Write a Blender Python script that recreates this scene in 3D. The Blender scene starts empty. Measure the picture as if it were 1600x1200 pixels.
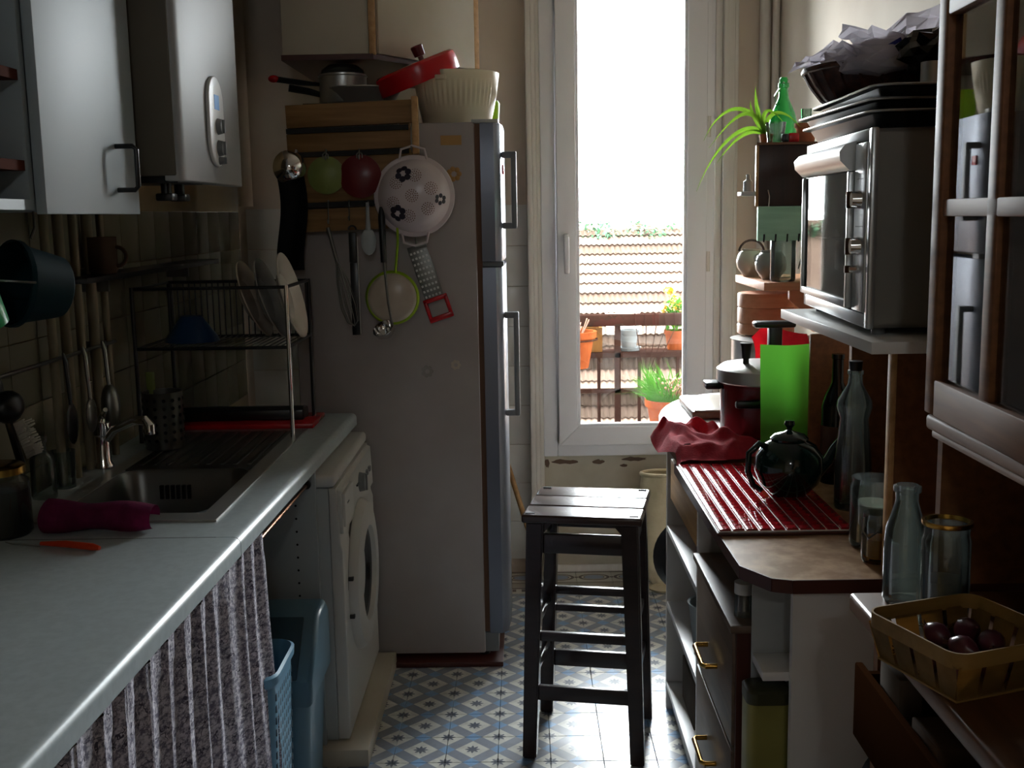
import bpy, bmesh, math, random
from mathutils import Matrix, Vector
random.seed(7)
PI = math.pi
sc = bpy.context.scene
col = sc.collection
# ---------------------------------------------------------------- camera, sky, exposure
cd = bpy.data.cameras.new('camera')
cam = bpy.data.objects.new('camera', cd); col.objects.link(cam)
cd.sensor_width = 36.0; cd.lens = 36.0 * 1737 / 1600; cd.clip_start = .02; cd.clip_end = 300
cam.matrix_world = Matrix(((0.99981318, 0.01585645, 0.01105305, 0), (0.00853649, 0.15081135, -0.9885257, 0),
                           (-0.01734143, 0.98843539, 0.15064782, 1.5), (0, 0, 0, 1)))
sc.camera = cam
wd = bpy.data.worlds.new('sky'); sc.world = wd; wd.use_nodes = True
bg = wd.node_tree.nodes['Background']
bg.inputs[0].default_value = (0.90, 0.97, 1.0, 1); bg.inputs[1].default_value = 65.0
sc.view_settings.view_transform = 'Standard'; sc.view_settings.look = 'None'
sc.view_settings.gamma = 1.0; sc.view_settings.use_curve_mapping = False
sc.view_settings.exposure = 0.0
pl = bpy.data.lights.new('window_portal', 'AREA'); pl.shape = 'RECTANGLE'; pl.size = .62; pl.size_y = 2.1
pl.cycles.is_portal = True
po = bpy.data.objects.new('window_portal', pl); col.objects.link(po)
po.location = (.44, 4.66, 1.5); po.rotation_euler = (PI/2, 0, PI)   # -Z axis of the lamp points into the room (-Y)
po.rotation_euler = (-PI/2, 0, 0)

p2_ = bpy.data.lights.new('fill_opening_portal', 'AREA'); p2_.shape = 'RECTANGLE'; p2_.size = .2; p2_.size_y = .18; p2_.cycles.is_portal = True  # sky sampling for the added fill opening in the near wall
po2 = bpy.data.objects.new('fill_opening_portal', p2_); col.objects.link(po2); po2.location = (.1, -1.42, 2.37); po2.rotation_euler = (PI/2, 0, 0)

# ---------------------------------------------------------------- materials
def lin(c):
    if isinstance(c, str):
        c = [int(c[i:i+2], 16) / 255 for i in (0, 2, 4)]
    return tuple((v/12.92 if v <= .04045 else ((v+.055)/1.055)**2.4) for v in c) + (1,)
class X:                       # small wrapper: arithmetic on node sockets
    def __init__(s, nt, sock): s.nt, s.s = nt, sock
    def m(s, op, *o):
        n = s.nt.nodes.new('ShaderNodeMath'); n.operation = op
        for i, v in enumerate((s,) + o):
            if isinstance(v, X): s.nt.links.new(v.s, n.inputs[i])
            else: n.inputs[i].default_value = v
        return X(s.nt, n.outputs[0])
    def __add__(s, o): return s.m('ADD', o)
    def __sub__(s, o): return s.m('SUBTRACT', o)
    def __mul__(s, o): return s.m('MULTIPLY', o)
    def __gt__(s, o): return s.m('GREATER_THAN', o)
    def __lt__(s, o): return s.m('LESS_THAN', o)
    def abs(s): return s.m('ABSOLUTE')
    def round(s): return s.m('ROUND')
    def max(s, o): return s.m('MAXIMUM', o)
    def min(s, o): return s.m('MINIMUM', o)
def mix(nt, f, a, b):
    n = nt.nodes.new('ShaderNodeMix'); n.data_type = 'RGBA'
    for i, v in ((0, f), (6, a), (7, b)):
        if isinstance(v, X): nt.links.new(v.s, n.inputs[i])
        else: n.inputs[i].default_value = v if i == 0 else (lin(v) if isinstance(v, str) else v)
    return X(nt, n.outputs[2])
def coords(nt, kind='Object', scale=(1, 1, 1)):
    t = nt.nodes.new('ShaderNodeTexCoord'); mp = nt.nodes.new('ShaderNodeMapping')
    mp.inputs['Scale'].default_value = scale
    nt.links.new(t.outputs[kind], mp.inputs[0]); return X(nt, mp.outputs[0])
def xyz(nt, v):
    n = nt.nodes.new('ShaderNodeSeparateXYZ'); nt.links.new(v.s, n.inputs[0])
    return [X(nt, o) for o in n.outputs]
def noise(nt, v, scale, detail=3, rough=.55):
    n = nt.nodes.new('ShaderNodeTexNoise'); n.inputs['Scale'].default_value = scale
    n.inputs['Detail'].default_value = detail; n.inputs['Roughness'].default_value = rough
    nt.links.new(v.s, n.inputs['Vector']); return X(nt, n.outputs[0])
def ramp(nt, x, lo, hi):
    n = nt.nodes.new('ShaderNodeMapRange'); nt.links.new(x.s, n.inputs[0])
    n.inputs[1].default_value = lo; n.inputs[2].default_value = hi; return X(nt, n.outputs[0])
def base(name):
    m = bpy.data.materials.new(name); m.use_nodes = True
    return m, m.node_tree, m.node_tree.nodes['Principled BSDF']
def mat(name, c, rough=.5, metal=0, c2=None, ns=8, sc3=(1, 1, 1), lo=.35, hi=.65, bump=0, bs=40, trans=0, ior=1.45, sheen=0, spec=.5, emit=0, sss=0, coat=0, kind='Object'):
    m, nt, b = base(name)
    I = b.inputs
    I['Base Color'].default_value = lin(c); I['Roughness'].default_value = rough; I['Metallic'].default_value = metal
    I['Transmission Weight'].default_value = trans; I['IOR'].default_value = ior
    I['Specular IOR Level'].default_value = spec; I['Coat Weight'].default_value = coat
    if c2:
        v = coords(nt, kind, sc3)
        f = ramp(nt, noise(nt, v, ns), lo, hi)
        nt.links.new(mix(nt, f, c, c2).s, I['Base Color'])
    if bump:
        v = coords(nt, kind, sc3)
        bn = nt.nodes.new('ShaderNodeBump'); bn.inputs['Strength'].default_value = bump; bn.inputs['Distance'].default_value = .004
        nt.links.new(noise(nt, v, bs).s, bn.inputs['Height']); nt.links.new(bn.outputs[0], I['Normal'])
    if emit:
        I['Emission Color'].default_value = lin(c); I['Emission Strength'].default_value = emit
    if sss:                     # thin translucent plastic: part of the light goes straight through
        tr = nt.nodes.new('ShaderNodeBsdfTranslucent'); tr.inputs[0].default_value = lin(c)
        mx = nt.nodes.new('ShaderNodeMixShader'); mx.inputs[0].default_value = sss
        nt.links.new(b.outputs[0], mx.inputs[1]); nt.links.new(tr.outputs[0], mx.inputs[2])
        nt.links.new(mx.outputs[0], nt.nodes['Material Output'].inputs[0])
    return m
def pane_mat(name, tint='FFFFFF', ior=1.5, mul=1.0, diffuse_mix=0, dc='FFFFFF'):     # thin flat or blown glass: clear with a fresnel reflection
    m = bpy.data.materials.new(name); m.use_nodes = True; nt = m.node_tree
    nt.nodes.remove(nt.nodes['Principled BSDF'])
    tr = nt.nodes.new('ShaderNodeBsdfTransparent'); tr.inputs[0].default_value = lin(tint)
    gl = nt.nodes.new('ShaderNodeBsdfGlossy'); gl.inputs['Roughness'].default_value = .02
    fr = nt.nodes.new('ShaderNodeFresnel'); fr.inputs[0].default_value = ior
    mx = nt.nodes.new('ShaderNodeMixShader')
    f = (X(nt, fr.outputs[0]) * mul).min(1.0)
    nt.links.new(f.s, mx.inputs[0]); nt.links.new(tr.outputs[0], mx.inputs[1]); nt.links.new(gl.outputs[0], mx.inputs[2])
    out = mx
    if diffuse_mix:                    # mixes a share of diffuse and translucent colour into the glass
        df = nt.nodes.new('ShaderNodeBsdfTranslucent'); df.inputs[0].default_value = lin(dc)
        dd = nt.nodes.new('ShaderNodeBsdfDiffuse'); dd.inputs[0].default_value = lin(dc)
        ad = nt.nodes.new('ShaderNodeMixShader'); nt.links.new(df.outputs[0], ad.inputs[1]); nt.links.new(dd.outputs[0], ad.inputs[2])
        out = nt.nodes.new('ShaderNodeMixShader'); out.inputs[0].default_value = diffuse_mix
        nt.links.new(mx.outputs[0], out.inputs[1]); nt.links.new(ad.outputs[0], out.inputs[2])
    nt.links.new(out.outputs[0], nt.nodes['Material Output'].inputs[0]); return m
def floor_mat():
    m, nt, b = base('cement_floor_tile')
    x, y, z = xyz(nt, coords(nt, 'Object', (1/.147, 1/.15, 1)))
    a = x + y; c = x - y
    da = a - a.round(); dc = c - c.round()
    fa, fc = da.abs(), dc.abs()
    th = .335
    any_ = fa.max(fc) > th; both = fa.min(fc) > th
    r = (da*da + dc*dc).m('SQRT'); ang = da.m('ARCTAN2', dc)
    k = (ang * (8/(2*PI)) + .5).m('FRACT') - .5
    s = (k.abs() * 2.0)                       # 0 on a star point, 1 between points
    star = (r + s*.115) < .215
    ctr = (r < .03)
    wear = noise(nt, coords(nt, 'Object', (1, 1, 1)), 30)
    w = mix(nt, star, 'D9D8CE', '5E6470')
    w = mix(nt, any_, w, '8B919C'); w = mix(nt, both, w, '7FA6CC')
    w = mix(nt, ramp(nt, wear, .45, 1.2), w, '77746C')
    nt.links.new(w.s, b.inputs['Base Color']); b.inputs['Roughness'].default_value = .28
    return m
def border_mat(scallop):
    m, nt, b = base('cement_border_tile')
    x, y, z = xyz(nt, coords(nt, 'Object', (1/.147, 1/.15, 1)))
    if not scallop:
        e = ((x*1.05)*(x*1.05) + (y*1.75)*(y*1.75)).m('SQRT')
        ring = ((e - .42).abs() < .045).max((e - .3).abs() < .015)
        bead = ((x.abs() - .5)*(x.abs() - .5) + y*y).m('SQRT') < .055
        blue = (e < .29)
        w = mix(nt, blue, 'C9C6B8', '93A3BE')
        w = mix(nt, ring.max(bead), w, '5A4A44')
        w = mix(nt, y.abs() > .4, w, '6A5A50'); w = mix(nt, y.abs() > .46, w, 'B5AF9F')
    else:
        t = (x*4.0 + .5).m('FRACT') - .5
        dent = (t.abs() < .2).min((y + .05).abs() < .1)
        w = mix(nt, y > .12, 'C9C6B8', 'A79F90')
        w = mix(nt, dent.max((y - .12).abs() < .04), w, '5A4A44')
        w = mix(nt, y < -.3, w, '8B919C')
    nt.links.new(w.s, b.inputs['Base Color']); b.inputs['Roughness'].default_value = .35
    return m
def curtain_mat():
    m, nt, b = base('printed_curtain_cotton')
    v = coords(nt, 'UV', (1, 1, 1))
    n1 = noise(nt, v, 70, 6, .75); n2 = noise(nt, v, 180, 3, .7)
    f = ramp(nt, n1*.65 + n2*.35, .45, .55)
    w = mix(nt, f, '746E80', 'E0DAE2')
    g = (noise(nt, v, 30, 2) - .5).abs() < .008
    w = mix(nt, g, w, '4A4454')
    nt.links.new(w.s, b.inputs['Base Color']); b.inputs['Roughness'].default_value = .9
    return m
def wood(name, c, c2, rough=.45, axis='Y', ns=6, coat=0):
    s = {'X': (.6, 9, 9), 'Y': (9, .6, 9), 'Z': (9, 9, .6)}[axis]
    return mat(name, c, rough, c2=c2, ns=ns, sc3=s, lo=.3, hi=.7, coat=coat)
M = dict(
 plaster=mat('wall_plaster', 'E2D2C2', .85, c2='D6C4B2', ns=2.5, bump=.2, bs=14),
 plaster_w=mat('right_wall_plaster', 'E8DECE', .8, c2='DACEBC', ns=2.2, lo=.4, hi=.75, bump=.25, bs=12),
 sillwall=mat('painted_sill_plaster', 'CBC2AE', .75, c2='B5AA95', ns=5, bump=.25, bs=20),
 ceiling=mat('ceiling_paint', 'D8D0C2', .9),
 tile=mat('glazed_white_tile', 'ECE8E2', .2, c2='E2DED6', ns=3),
 dtile=mat('glazed_cream_tile_shaded', '6E6956', .6, c2='686350', ns=3),  # cream tile darkened, the left wall's shade put into its colour
 grout=mat('tile_grout', '8E8576', .9),
 floor=floor_mat(), border=border_mat(False), border2=border_mat(True), curtain=curtain_mat(),
 slab=mat('floor_mortar', '4A463F', .9),
 pvc=mat('white_window_plastic', 'F8F6F8', .3), casing=mat('painted_wood_casing', 'E8E2DA', .5, c2='DED6CC', ns=4, sc3=(8, 8, .8)),
 pane=pane_mat('window_glass'), cabglass=pane_mat('cabinet_glass', 'E8ECE8', 1.5, 1.6),
 clear=pane_mat('clear_bottle_glass', 'E6ECE8', 1.5, 1.3, .04, 'D8DCDC'), greeng=pane_mat('green_bottle_glass', '9CF0B4', 1.5, 1.2, .12, '2FA05A'), darkg=pane_mat('dark_bottle_glass', '2A4A2A', 1.5, 1.2),
 worktop=mat('white_laminate_worktop', 'B0BABC', .34, c2='A6B0B2', ns=60), seam=mat('seam_dirt', '3A3630', .8),
 white=mat('white_lacquer', 'DAD9D6', .35), cabw=mat('pale_grey_cabinet_laminate', '98A2A6', .5), cream=mat('cream_laminate', 'BDB4A2', .5, c2='B2A894', ns=3),
 steel=mat('brushed_stainless_steel', 'B5B5B2', .32, .75, bump=.05, bs=90), steeld=mat('dull_worn_steel', '7E7E7A', .4, 1), chrome=mat('chrome', 'DDDDDD', .08, 1),
 brass=mat('brass', 'C79A4A', .22, 1), black=mat('black_plastic', '0D0D0D', .35), blackm=mat('black_enamel_metal', '101012', .3, spec=.6), iron=mat('dark_brown_iron', '160D0A', .9, spec=0), oterra=mat('garden_terracotta', '48220F', .9, c2='3C1B0C', ns=12, spec=0), opine=mat('weathered_planter_wood', '3C2814', .9, spec=0),
 fridge=mat('fridge_side_enamel', 'A39B98', .5, c2='988F8B', ns=3), fdoor=mat('brushed_grey_fridge_door', '6D717C', .34, .6), seal=mat('aged_door_gasket', '6B4B36', .7),
 yellow_l=mat('faded_yellow_sticker', 'A88048', .6), red=mat('glossy_red_plastic', 'B3131B', .25), creamp=mat('ribbed_cream_plastic', 'DDD2B8', .35, sss=.25),
 lime=mat('lime_green_plastic', 'A9CC2F', .4, sss=.4), pine=wood('bare_pine', '8E6A3E', '745228', .6, 'X'), pinel=wood('light_pine_board', 'C39A68', 'A97F4E', .5, 'Y'),
 darkwood=wood('dark_stained_stool_wood', '2A1712', '1A0D0A', .3, 'X', coat=.3), brown=wood('brown_varnished_oak', '6A4428', '4E3019', .35, 'Y'), shelfw=mat('matt_reddish_shelf_wood', '4A2214', .9, spec=.1), drawer=wood('grey_brown_drawer_wood', '6E5A49', '57463A', .42, 'Y'),
 plaster_l=mat('left_wall_plaster_shaded', 'A08C68', .85, c2='94805E', ns=2.5, bump=.2, bs=14), dimwood=mat('drawer_wood_shaded', '341E10', .8, spec=0), dresser=wood('reddish_dresser_wood', '84542E', '6A4020', .6, 'Y'), counterw=mat('worn_brown_laminate', '94704E', .3, c2='C0A080', ns=26, lo=.4, hi=.7), edge=mat('dark_red_edge_band', '4A241C', .4),  # left wall plaster and drawer wood: darkened copies, shade put into the colour
 mosaic=mat('glossy_dark_red_mosaic', 'A01620', .09, c2='8A1018', ns=30, spec=.45), mgrout=mat('mosaic_grout', 'E4DED8', .22),
 redcloth=mat('dark_red_cotton', 'CC3848', .9, c2='B83040', ns=25, bump=.3, bs=160), magenta=mat('magenta_sponge_cloth', '8E2A60', .9, c2='7A2252', ns=30, bump=.3, bs=200),
 teapot=mat('dark_green_glazed_ceramic', '07201A', .1, coat=.3), greenp=mat('translucent_green_plastic', '72BE48', .4, sss=.36), cooker=mat('dark_red_enamel', '5C1016', .25),
 ovens=mat('oven_silver_front', 'B9BCBC', .3, .7), ovenb=mat('oven_dark_side', '7A7872', .5), ovend=mat('oven_inner_dark', '6A6866', .5), wire=mat('oven_wire_rack', '9A9A98', .4, 1),
 ovg=pane_mat('oven_door_glass', 'B4B6B4', 1.45, .4), wicker=mat('dark_wicker', '2A1510', .5, c2='4A281C', ns=60), paper=mat('crumpled_white_bag', 'E6E2E8', .5, sss=.65),
 mint=mat('mint_green_painted_wood', 'B4E4C8', .55, c2='A4D4B8', ns=5, sc3=(1, 8, 8)), darkbox=wood('dark_brown_box_wood', '34190F', '220F08', .35, 'Z'), terra=mat('terracotta', 'B5714F', .8, c2='A8603F', ns=12),
 ceram=mat('glazed_pale_ceramic', 'C0B4A4', .25, c2='A89888', ns=6), clay=mat('glazed_ceramic_grey', '9C9A96', .25, c2='87827C', ns=6), bent=wood('bentwood_veneer', 'D09670', 'BC805A', .55, 'X'),
 leaf=mat('spider_plant_leaf', '8CB43C', .5, sss=.45), grass=mat('grass_blade', '20420E', .8, sss=.3, spec=0), ivy=mat('ivy_leaf', '1C3A22', .8, c2='264A2C', ns=1.5), yellowf=mat('yellow_petals', '7A5C06', .6, sss=.2),
 dry=mat('dried_flower_stems', '4A2E1E', .8), rtile=mat('weathered_roof_tile', '463830', .9, c2='54463C', ns=.6, spec=.05), slabo=mat('balcony_stone', '4A443E', .9), whitep=mat('white_painted_pot', '404242', .9, spec=0),
 washer=mat('washing_machine_white', 'C2BFB8', .35), washs=mat('washing_machine_side', 'A9ADAD', .5), washg=mat('washer_door_glass', '14181A', .06, coat=.5), greyp=mat('mid_grey_plastic', '77797A', .45),
 bin=mat('blue_grey_bin_plastic', '567484', .35), bind=mat('dark_bin_flap_plastic', '2E4450', .4), basketp=mat('light_blue_basket_plastic', '6A9AB6', .4), hole=mat('dark_hole', '0A0A0A', .9),
 teal=mat('teal_plastic', '04242A', .6, spec=.2), green2=mat('bright_green_plastic', '0E8A4A', .3), orange=mat('orange_red_plastic', 'D0401C', .3), blue=mat('blue_glazed_bowl', '1C3A60', .3), plate=mat('white_glazed_plate', 'C9BFB2', .25),
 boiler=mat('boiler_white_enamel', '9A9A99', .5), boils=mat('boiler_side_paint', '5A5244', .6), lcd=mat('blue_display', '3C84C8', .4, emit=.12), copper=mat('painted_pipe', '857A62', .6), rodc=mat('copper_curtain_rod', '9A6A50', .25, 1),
 railm=mat('dark_rack_rail', '2A2826', .7, spec=.2), sinkst=mat('dull_sink_steel', '6E6E6C', .34, 1, bump=.05, bs=90), honey=mat('honey', 'E09A24', .3, sss=.4), flour=mat('white_flour', 'B5AEA4', .9), onion=mat('shallot_skin', '5A2A38', .3, c2='3A1A24', ns=25), veneer=wood('thin_poplar_veneer', '9A7840', '826430', .6, 'X'), enam=mat('white_enamel', 'C9BCBC', .25),
 floral=mat('black_flower_print', '241E2C', .4), bagc=mat('beige_canvas', 'CDBE9E', .9, c2='BDAD8B', ns=12, bump=.2, bs=120), clothw=mat('milky_plastic', 'AEB6B8', .4, sss=.2), tin=mat('aged_yellow_tin', '8F8A4A', .4, c2='7C7740', ns=5), tind=mat('dark_tin_lid', '3A3A24', .4),
 card=mat('plain_cardboard', '5A483C', .9, c2='4C3C30', ns=10, spec=.1), cardw=mat('printed_box_card', '5E544A', .85, spec=.1), palegreen=mat('pale_green_enamel', '707A3A', .4), redlid=mat('red_enamel_lid', '64161A', .3), stoolpl=wood('stool_seat_wood', '4A3229', '2C1A14', .26, 'X', coat=.25),
 blind=mat('paint_chip_brown', '6A5648', .9), knob=mat('small_black_print', '2A2A2C', .5), capw=mat('white_cap', 'BEBEBA', .4), rub=mat('grey_rubber', '55524E', .7), bristle=mat('white_bristle', 'A8A498', .8),
)

# ---------------------------------------------------------------- mesh helpers
class MB:
    def __init__(s): s.bm = bmesh.new()
    def _t(s, vs, T):
        if T is not None:
            for v in vs: v.co = T @ v.co
        return s
    def box(s, x0, x1, y0, y1, z0, z1, bev=0, T=None, seg=2):
        r = bmesh.ops.create_cube(s.bm, size=1); vs = r['verts']
        for v in vs:
            v.co = Vector((x0 + (v.co.x+.5)*(x1-x0), y0 + (v.co.y+.5)*(y1-y0), z0 + (v.co.z+.5)*(z1-z0)))
        if bev:
            es = list({e for v in vs for e in v.link_edges})
            r = bmesh.ops.bevel(s.bm, geom=vs+es, offset=bev, segments=seg, affect='EDGES', profile=.5)
            vs = list({v for f in r['faces'] for v in f.verts} | {v for v in vs if v.is_valid})
        return s._t(vs, T)
    def prism(s, poly, z0, z1, T=None, bev=0):
        lo = [s.bm.verts.new((x, y, z0)) for x, y in poly]; hi = [s.bm.verts.new((x, y, z1)) for x, y in poly]
        n = len(poly); fs = [s.bm.faces.new(lo[::-1]), s.bm.faces.new(hi)]
        for i in range(n): fs.append(s.bm.faces.new((lo[i], lo[(i+1) % n], hi[(i+1) % n], hi[i])))
        bmesh.ops.recalc_face_normals(s.bm, faces=fs)
        vs = lo + hi
        if bev:
            es = list(fs[1].edges) + list(fs[0].edges)
            r = bmesh.ops.bevel(s.bm, geom=es, offset=bev, segments=3, affect='EDGES', profile=.5)
            vs = list({v for f in r['faces'] for v in f.verts} | {v for v in vs if v.is_valid})
        return s._t(vs, T)
    def lathe(s, prof, n=24, c=(0, 0, 0), T=None, cut=None):
        rings = []; vs = []
        for r, z in prof:
            if r < 1e-6: ring = [s.bm.verts.new((c[0], c[1], c[2]+z))]
            else: ring = [s.bm.verts.new((c[0]+r*math.cos(2*PI*i/n), c[1]+r*math.sin(2*PI*i/n), c[2]+z)) for i in range(n)]
            rings.append(ring); vs += ring
        for a, b in zip(rings, rings[1:]):
            for i in range(n):
                j = (i+1) % n
                if len(a) == 1 and len(b) == 1: continue
                if len(a) == 1: s.bm.faces.new((a[0], b[j], b[i]))
                elif len(b) == 1: s.bm.faces.new((a[i], a[j], b[0]))
                else: s.bm.faces.new((a[i], a[j], b[j], b[i]))
        return s._t(vs, T)
    def tube(s, pts, r, n=8, closed=False, T=None):
        pts = [Vector(p) for p in pts]; N = len(pts); rings = []; vs = []; up = None
        for i, p in enumerate(pts):
            a = pts[i-1] if (i or closed) else p; b = pts[(i+1) % N] if (i < N-1 or closed) else p
            d = (b-a).normalized()
            if up is None: up = d.orthogonal().normalized()
            up = (up - d*up.dot(d)); up = up.normalized() if up.length > 1e-6 else d.orthogonal().normalized()
            w = d.cross(up); rr = r[i] if isinstance(r, (list, tuple)) else r
            ring = [s.bm.verts.new(p + (up*math.cos(2*PI*k/n) + w*math.sin(2*PI*k/n))*rr) for k in range(n)]
            rings.append(ring); vs += ring
        for i in range(N if closed else N-1):
            a, b = rings[i], rings[(i+1) % N]
            off = 0
            if closed and i == N-1:
                off = min(range(n), key=lambda o: (a[0].co-b[o].co).length)
            for k in range(n): s.bm.faces.new((a[k], a[(k+1) % n], b[(k+1+off) % n], b[(k+off) % n]))
        if not closed:
            s.bm.faces.new(rings[0][::-1]); s.bm.faces.new(rings[-1])
        return s._t(vs, T)
    def cyl(s, p0, p1, r, n=14): return s.tube([p0, p1], r, n)
    def ball(s, c, r, T=None, n=14):
        rx, ry, rz = r if isinstance(r, (tuple, list)) else (r, r, r)
        q = bmesh.ops.create_uvsphere(s.bm, u_segments=n, v_segments=max(6, n//2+1), radius=1)
        for v in q['verts']: v.co = Vector((c[0]+v.co.x*rx, c[1]+v.co.y*ry, c[2]+v.co.z*rz))
        return s._t(q['verts'], T)
    def sheet(s, fn, nu, nv, th=0, T=None, uv=None):
        g = [[s.bm.verts.new(fn(i/nu, j/nv)) for j in range(nv+1)] for i in range(nu+1)]
        fs = []
        L = s.bm.loops.layers.uv.verify() if uv else None
        for i in range(nu):
            for j in range(nv):
                f = s.bm.faces.new((g[i][j], g[i+1][j], g[i+1][j+1], g[i][j+1])); fs.append(f)
                if uv:
                    for lp, (a, b) in zip(f.loops, ((i, j), (i+1, j), (i+1, j+1), (i, j+1))): lp[L].uv = (a/nu*uv[0], b/nv*uv[1])
        vs = [v for r in g for v in r]
        if th:
            r = bmesh.ops.solidify(s.bm, geom=fs, thickness=th)
            vs += [v for v in r['geom'] if isinstance(v, bmesh.types.BMVert)]
        return s._t(list(set(vs)), T)
W = {}
def mesh_of(mb, name, m):
    me = bpy.data.meshes.new(name)
    bmesh.ops.recalc_face_normals(mb.bm, faces=mb.bm.faces[:])
    mb.bm.to_mesh(me); mb.bm.free()
    me.shade_smooth(); me.set_sharp_from_angle(angle=math.radians(38))
    me.materials.append(M[m] if isinstance(m, str) else m); return me
def part(name, mb, m, parent, label=None, local=False, kind=None):
    me = mesh_of(mb, name, m)
    if not local: me.transform(W[parent].inverted())
    o = bpy.data.objects.new(name, me); col.objects.link(o); o.parent = parent; W[o] = W[parent]
    if label: o['label'] = label
    if kind: o['kind'] = kind
    return o
def tag(o, label, cat, group=None):
    o['label'] = label; o['category'] = cat
    if group: o['group'] = group
    return o
def thing(name, label, cat, loc=(0, 0, 0), rz=0, group=None):
    o = bpy.data.objects.new(name, None); col.objects.link(o); o.empty_display_size = .03
    o.location = loc; o.rotation_euler = (0, 0, rz)
    W[o] = Matrix.Translation(loc) @ Matrix.Rotation(rz, 4, 'Z')
    return tag(o, label, cat, group)
def solo(name, mb, m, label, cat, group=None):
    me = mesh_of(mb, name, m)
    xs = [v.co for v in me.vertices]
    c = Vector([(min(v[i] for v in xs)+max(v[i] for v in xs))/2 for i in (0, 1)] + [min(v.z for v in xs)])
    me.transform(Matrix.Translation(-c))
    o = bpy.data.objects.new(name, me); o.location = c; col.objects.link(o); W[o] = Matrix.Translation(c)
    return tag(o, label, cat, group)
def struct(name, mb, m, parent=None):
    me = mesh_of(mb, name, m); o = bpy.data.objects.new(name, me); col.objects.link(o); W[o] = Matrix.Identity(4)
    if parent: o.parent = parent
    else: o['kind'] = 'structure'
    return o
def dup(root, loc, rz=0, label=None):
    r = root.copy(); col.objects.link(r); r.location = loc; r.rotation_euler = (0, 0, rz)
    if label: r['label'] = label
    for ch in [o for o in root.children]:
        c = ch.copy(); col.objects.link(c); c.parent = r
        for g in ch.children:
            d = g.copy(); col.objects.link(d); d.parent = c
    return r
def rep(o, locs, parent):      # plain copies of one piece, sharing its mesh
    for l in locs:
        c = o.copy(); col.objects.link(c); c.parent = parent; c.location = l
def TR(loc, rx=0, ry=0, rz=0):
    return Matrix.Translation(loc) @ Matrix.Rotation(rz, 4, 'Z') @ Matrix.Rotation(ry, 4, 'Y') @ Matrix.Rotation(rx, 4, 'X')
def arc(c, r, a0, a1, n, plane='XZ'):
    out = []
    for i in range(n+1):
        a = a0 + (a1-a0)*i/n; u, v = r*math.cos(a), r*math.sin(a)
        out.append({'XZ': (c[0]+u, c[1], c[2]+v), 'XY': (c[0]+u, c[1]+v, c[2]), 'YZ': (c[0], c[1]+u, c[2]+v)}[plane])
    return out
# ================================================================ THE SETTING
XL, XR, YF, YN, ZC = -1.15, 1.02, 4.56, -1.2, 2.62
floor = struct('floor', MB().box(XL-.2, XR+.2, YN-.2, YF+.02, -.12, -.006), 'slab')
t0 = None; cells = []
for i in range(-7, 8):
    for j in range(-13, 6):
        x = -.09 + .147*(i+.5); y = 3.34 + .15*(j+.5)
        if x < XL or x > XR or y > 4.24: continue
        if y < 1.5: continue
        cells.append((x, y, 0))
t0 = struct('tile', MB().box(-.0728, .0728, -.0743, .0743, -.012, 0, .0008, seg=1), 'floor', floor); t0.location = cells[0]
rep(t0, cells[1:], floor)
b0 = struct('border_tile', MB().box(-.0728, .0728, -.0743, .0743, -.012, 0, .0008, seg=1), 'border2', floor)
b1 = struct('border_tile', MB().box(-.0728, .0728, -.0743, .0743, -.012, 0, .0008, seg=1), 'border', floor)
xs = [-.09 + .147*(i+.5) for i in range(-7, 8)]
b0.location = (xs[0], 4.315, 0); rep(b0, [(x, 4.315, 0) for x in xs[1:]], floor)
b1.location = (xs[0], 4.465, 0); rep(b1, [(x, 4.465, 0) for x in xs[1:]], floor)
struct('ceiling', MB().box(XL-.2, XR+.2, YN-.2, YF+.25, ZC, ZC+.15), 'ceiling')
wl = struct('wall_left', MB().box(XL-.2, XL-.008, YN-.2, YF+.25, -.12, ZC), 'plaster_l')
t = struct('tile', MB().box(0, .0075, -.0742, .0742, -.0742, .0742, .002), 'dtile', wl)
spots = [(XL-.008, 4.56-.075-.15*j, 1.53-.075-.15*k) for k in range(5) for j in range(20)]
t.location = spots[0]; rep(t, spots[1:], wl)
wr = struct('wall_right', MB().box(XR, XR+.2, YN-.2, YF+.25, -.12, ZC), 'plaster_w')
struct('wall_near', MB().box(XL, 0, YN-.2, YN, -.12, ZC).box(.2, XR, YN-.2, YN, -.12, ZC).box(0, .2, YN-.2, YN, -.12, 2.28).box(0, .2, YN-.2, YN, 2.46, ZC), 'plaster')   # opening added behind the camera to let in fill light
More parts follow.
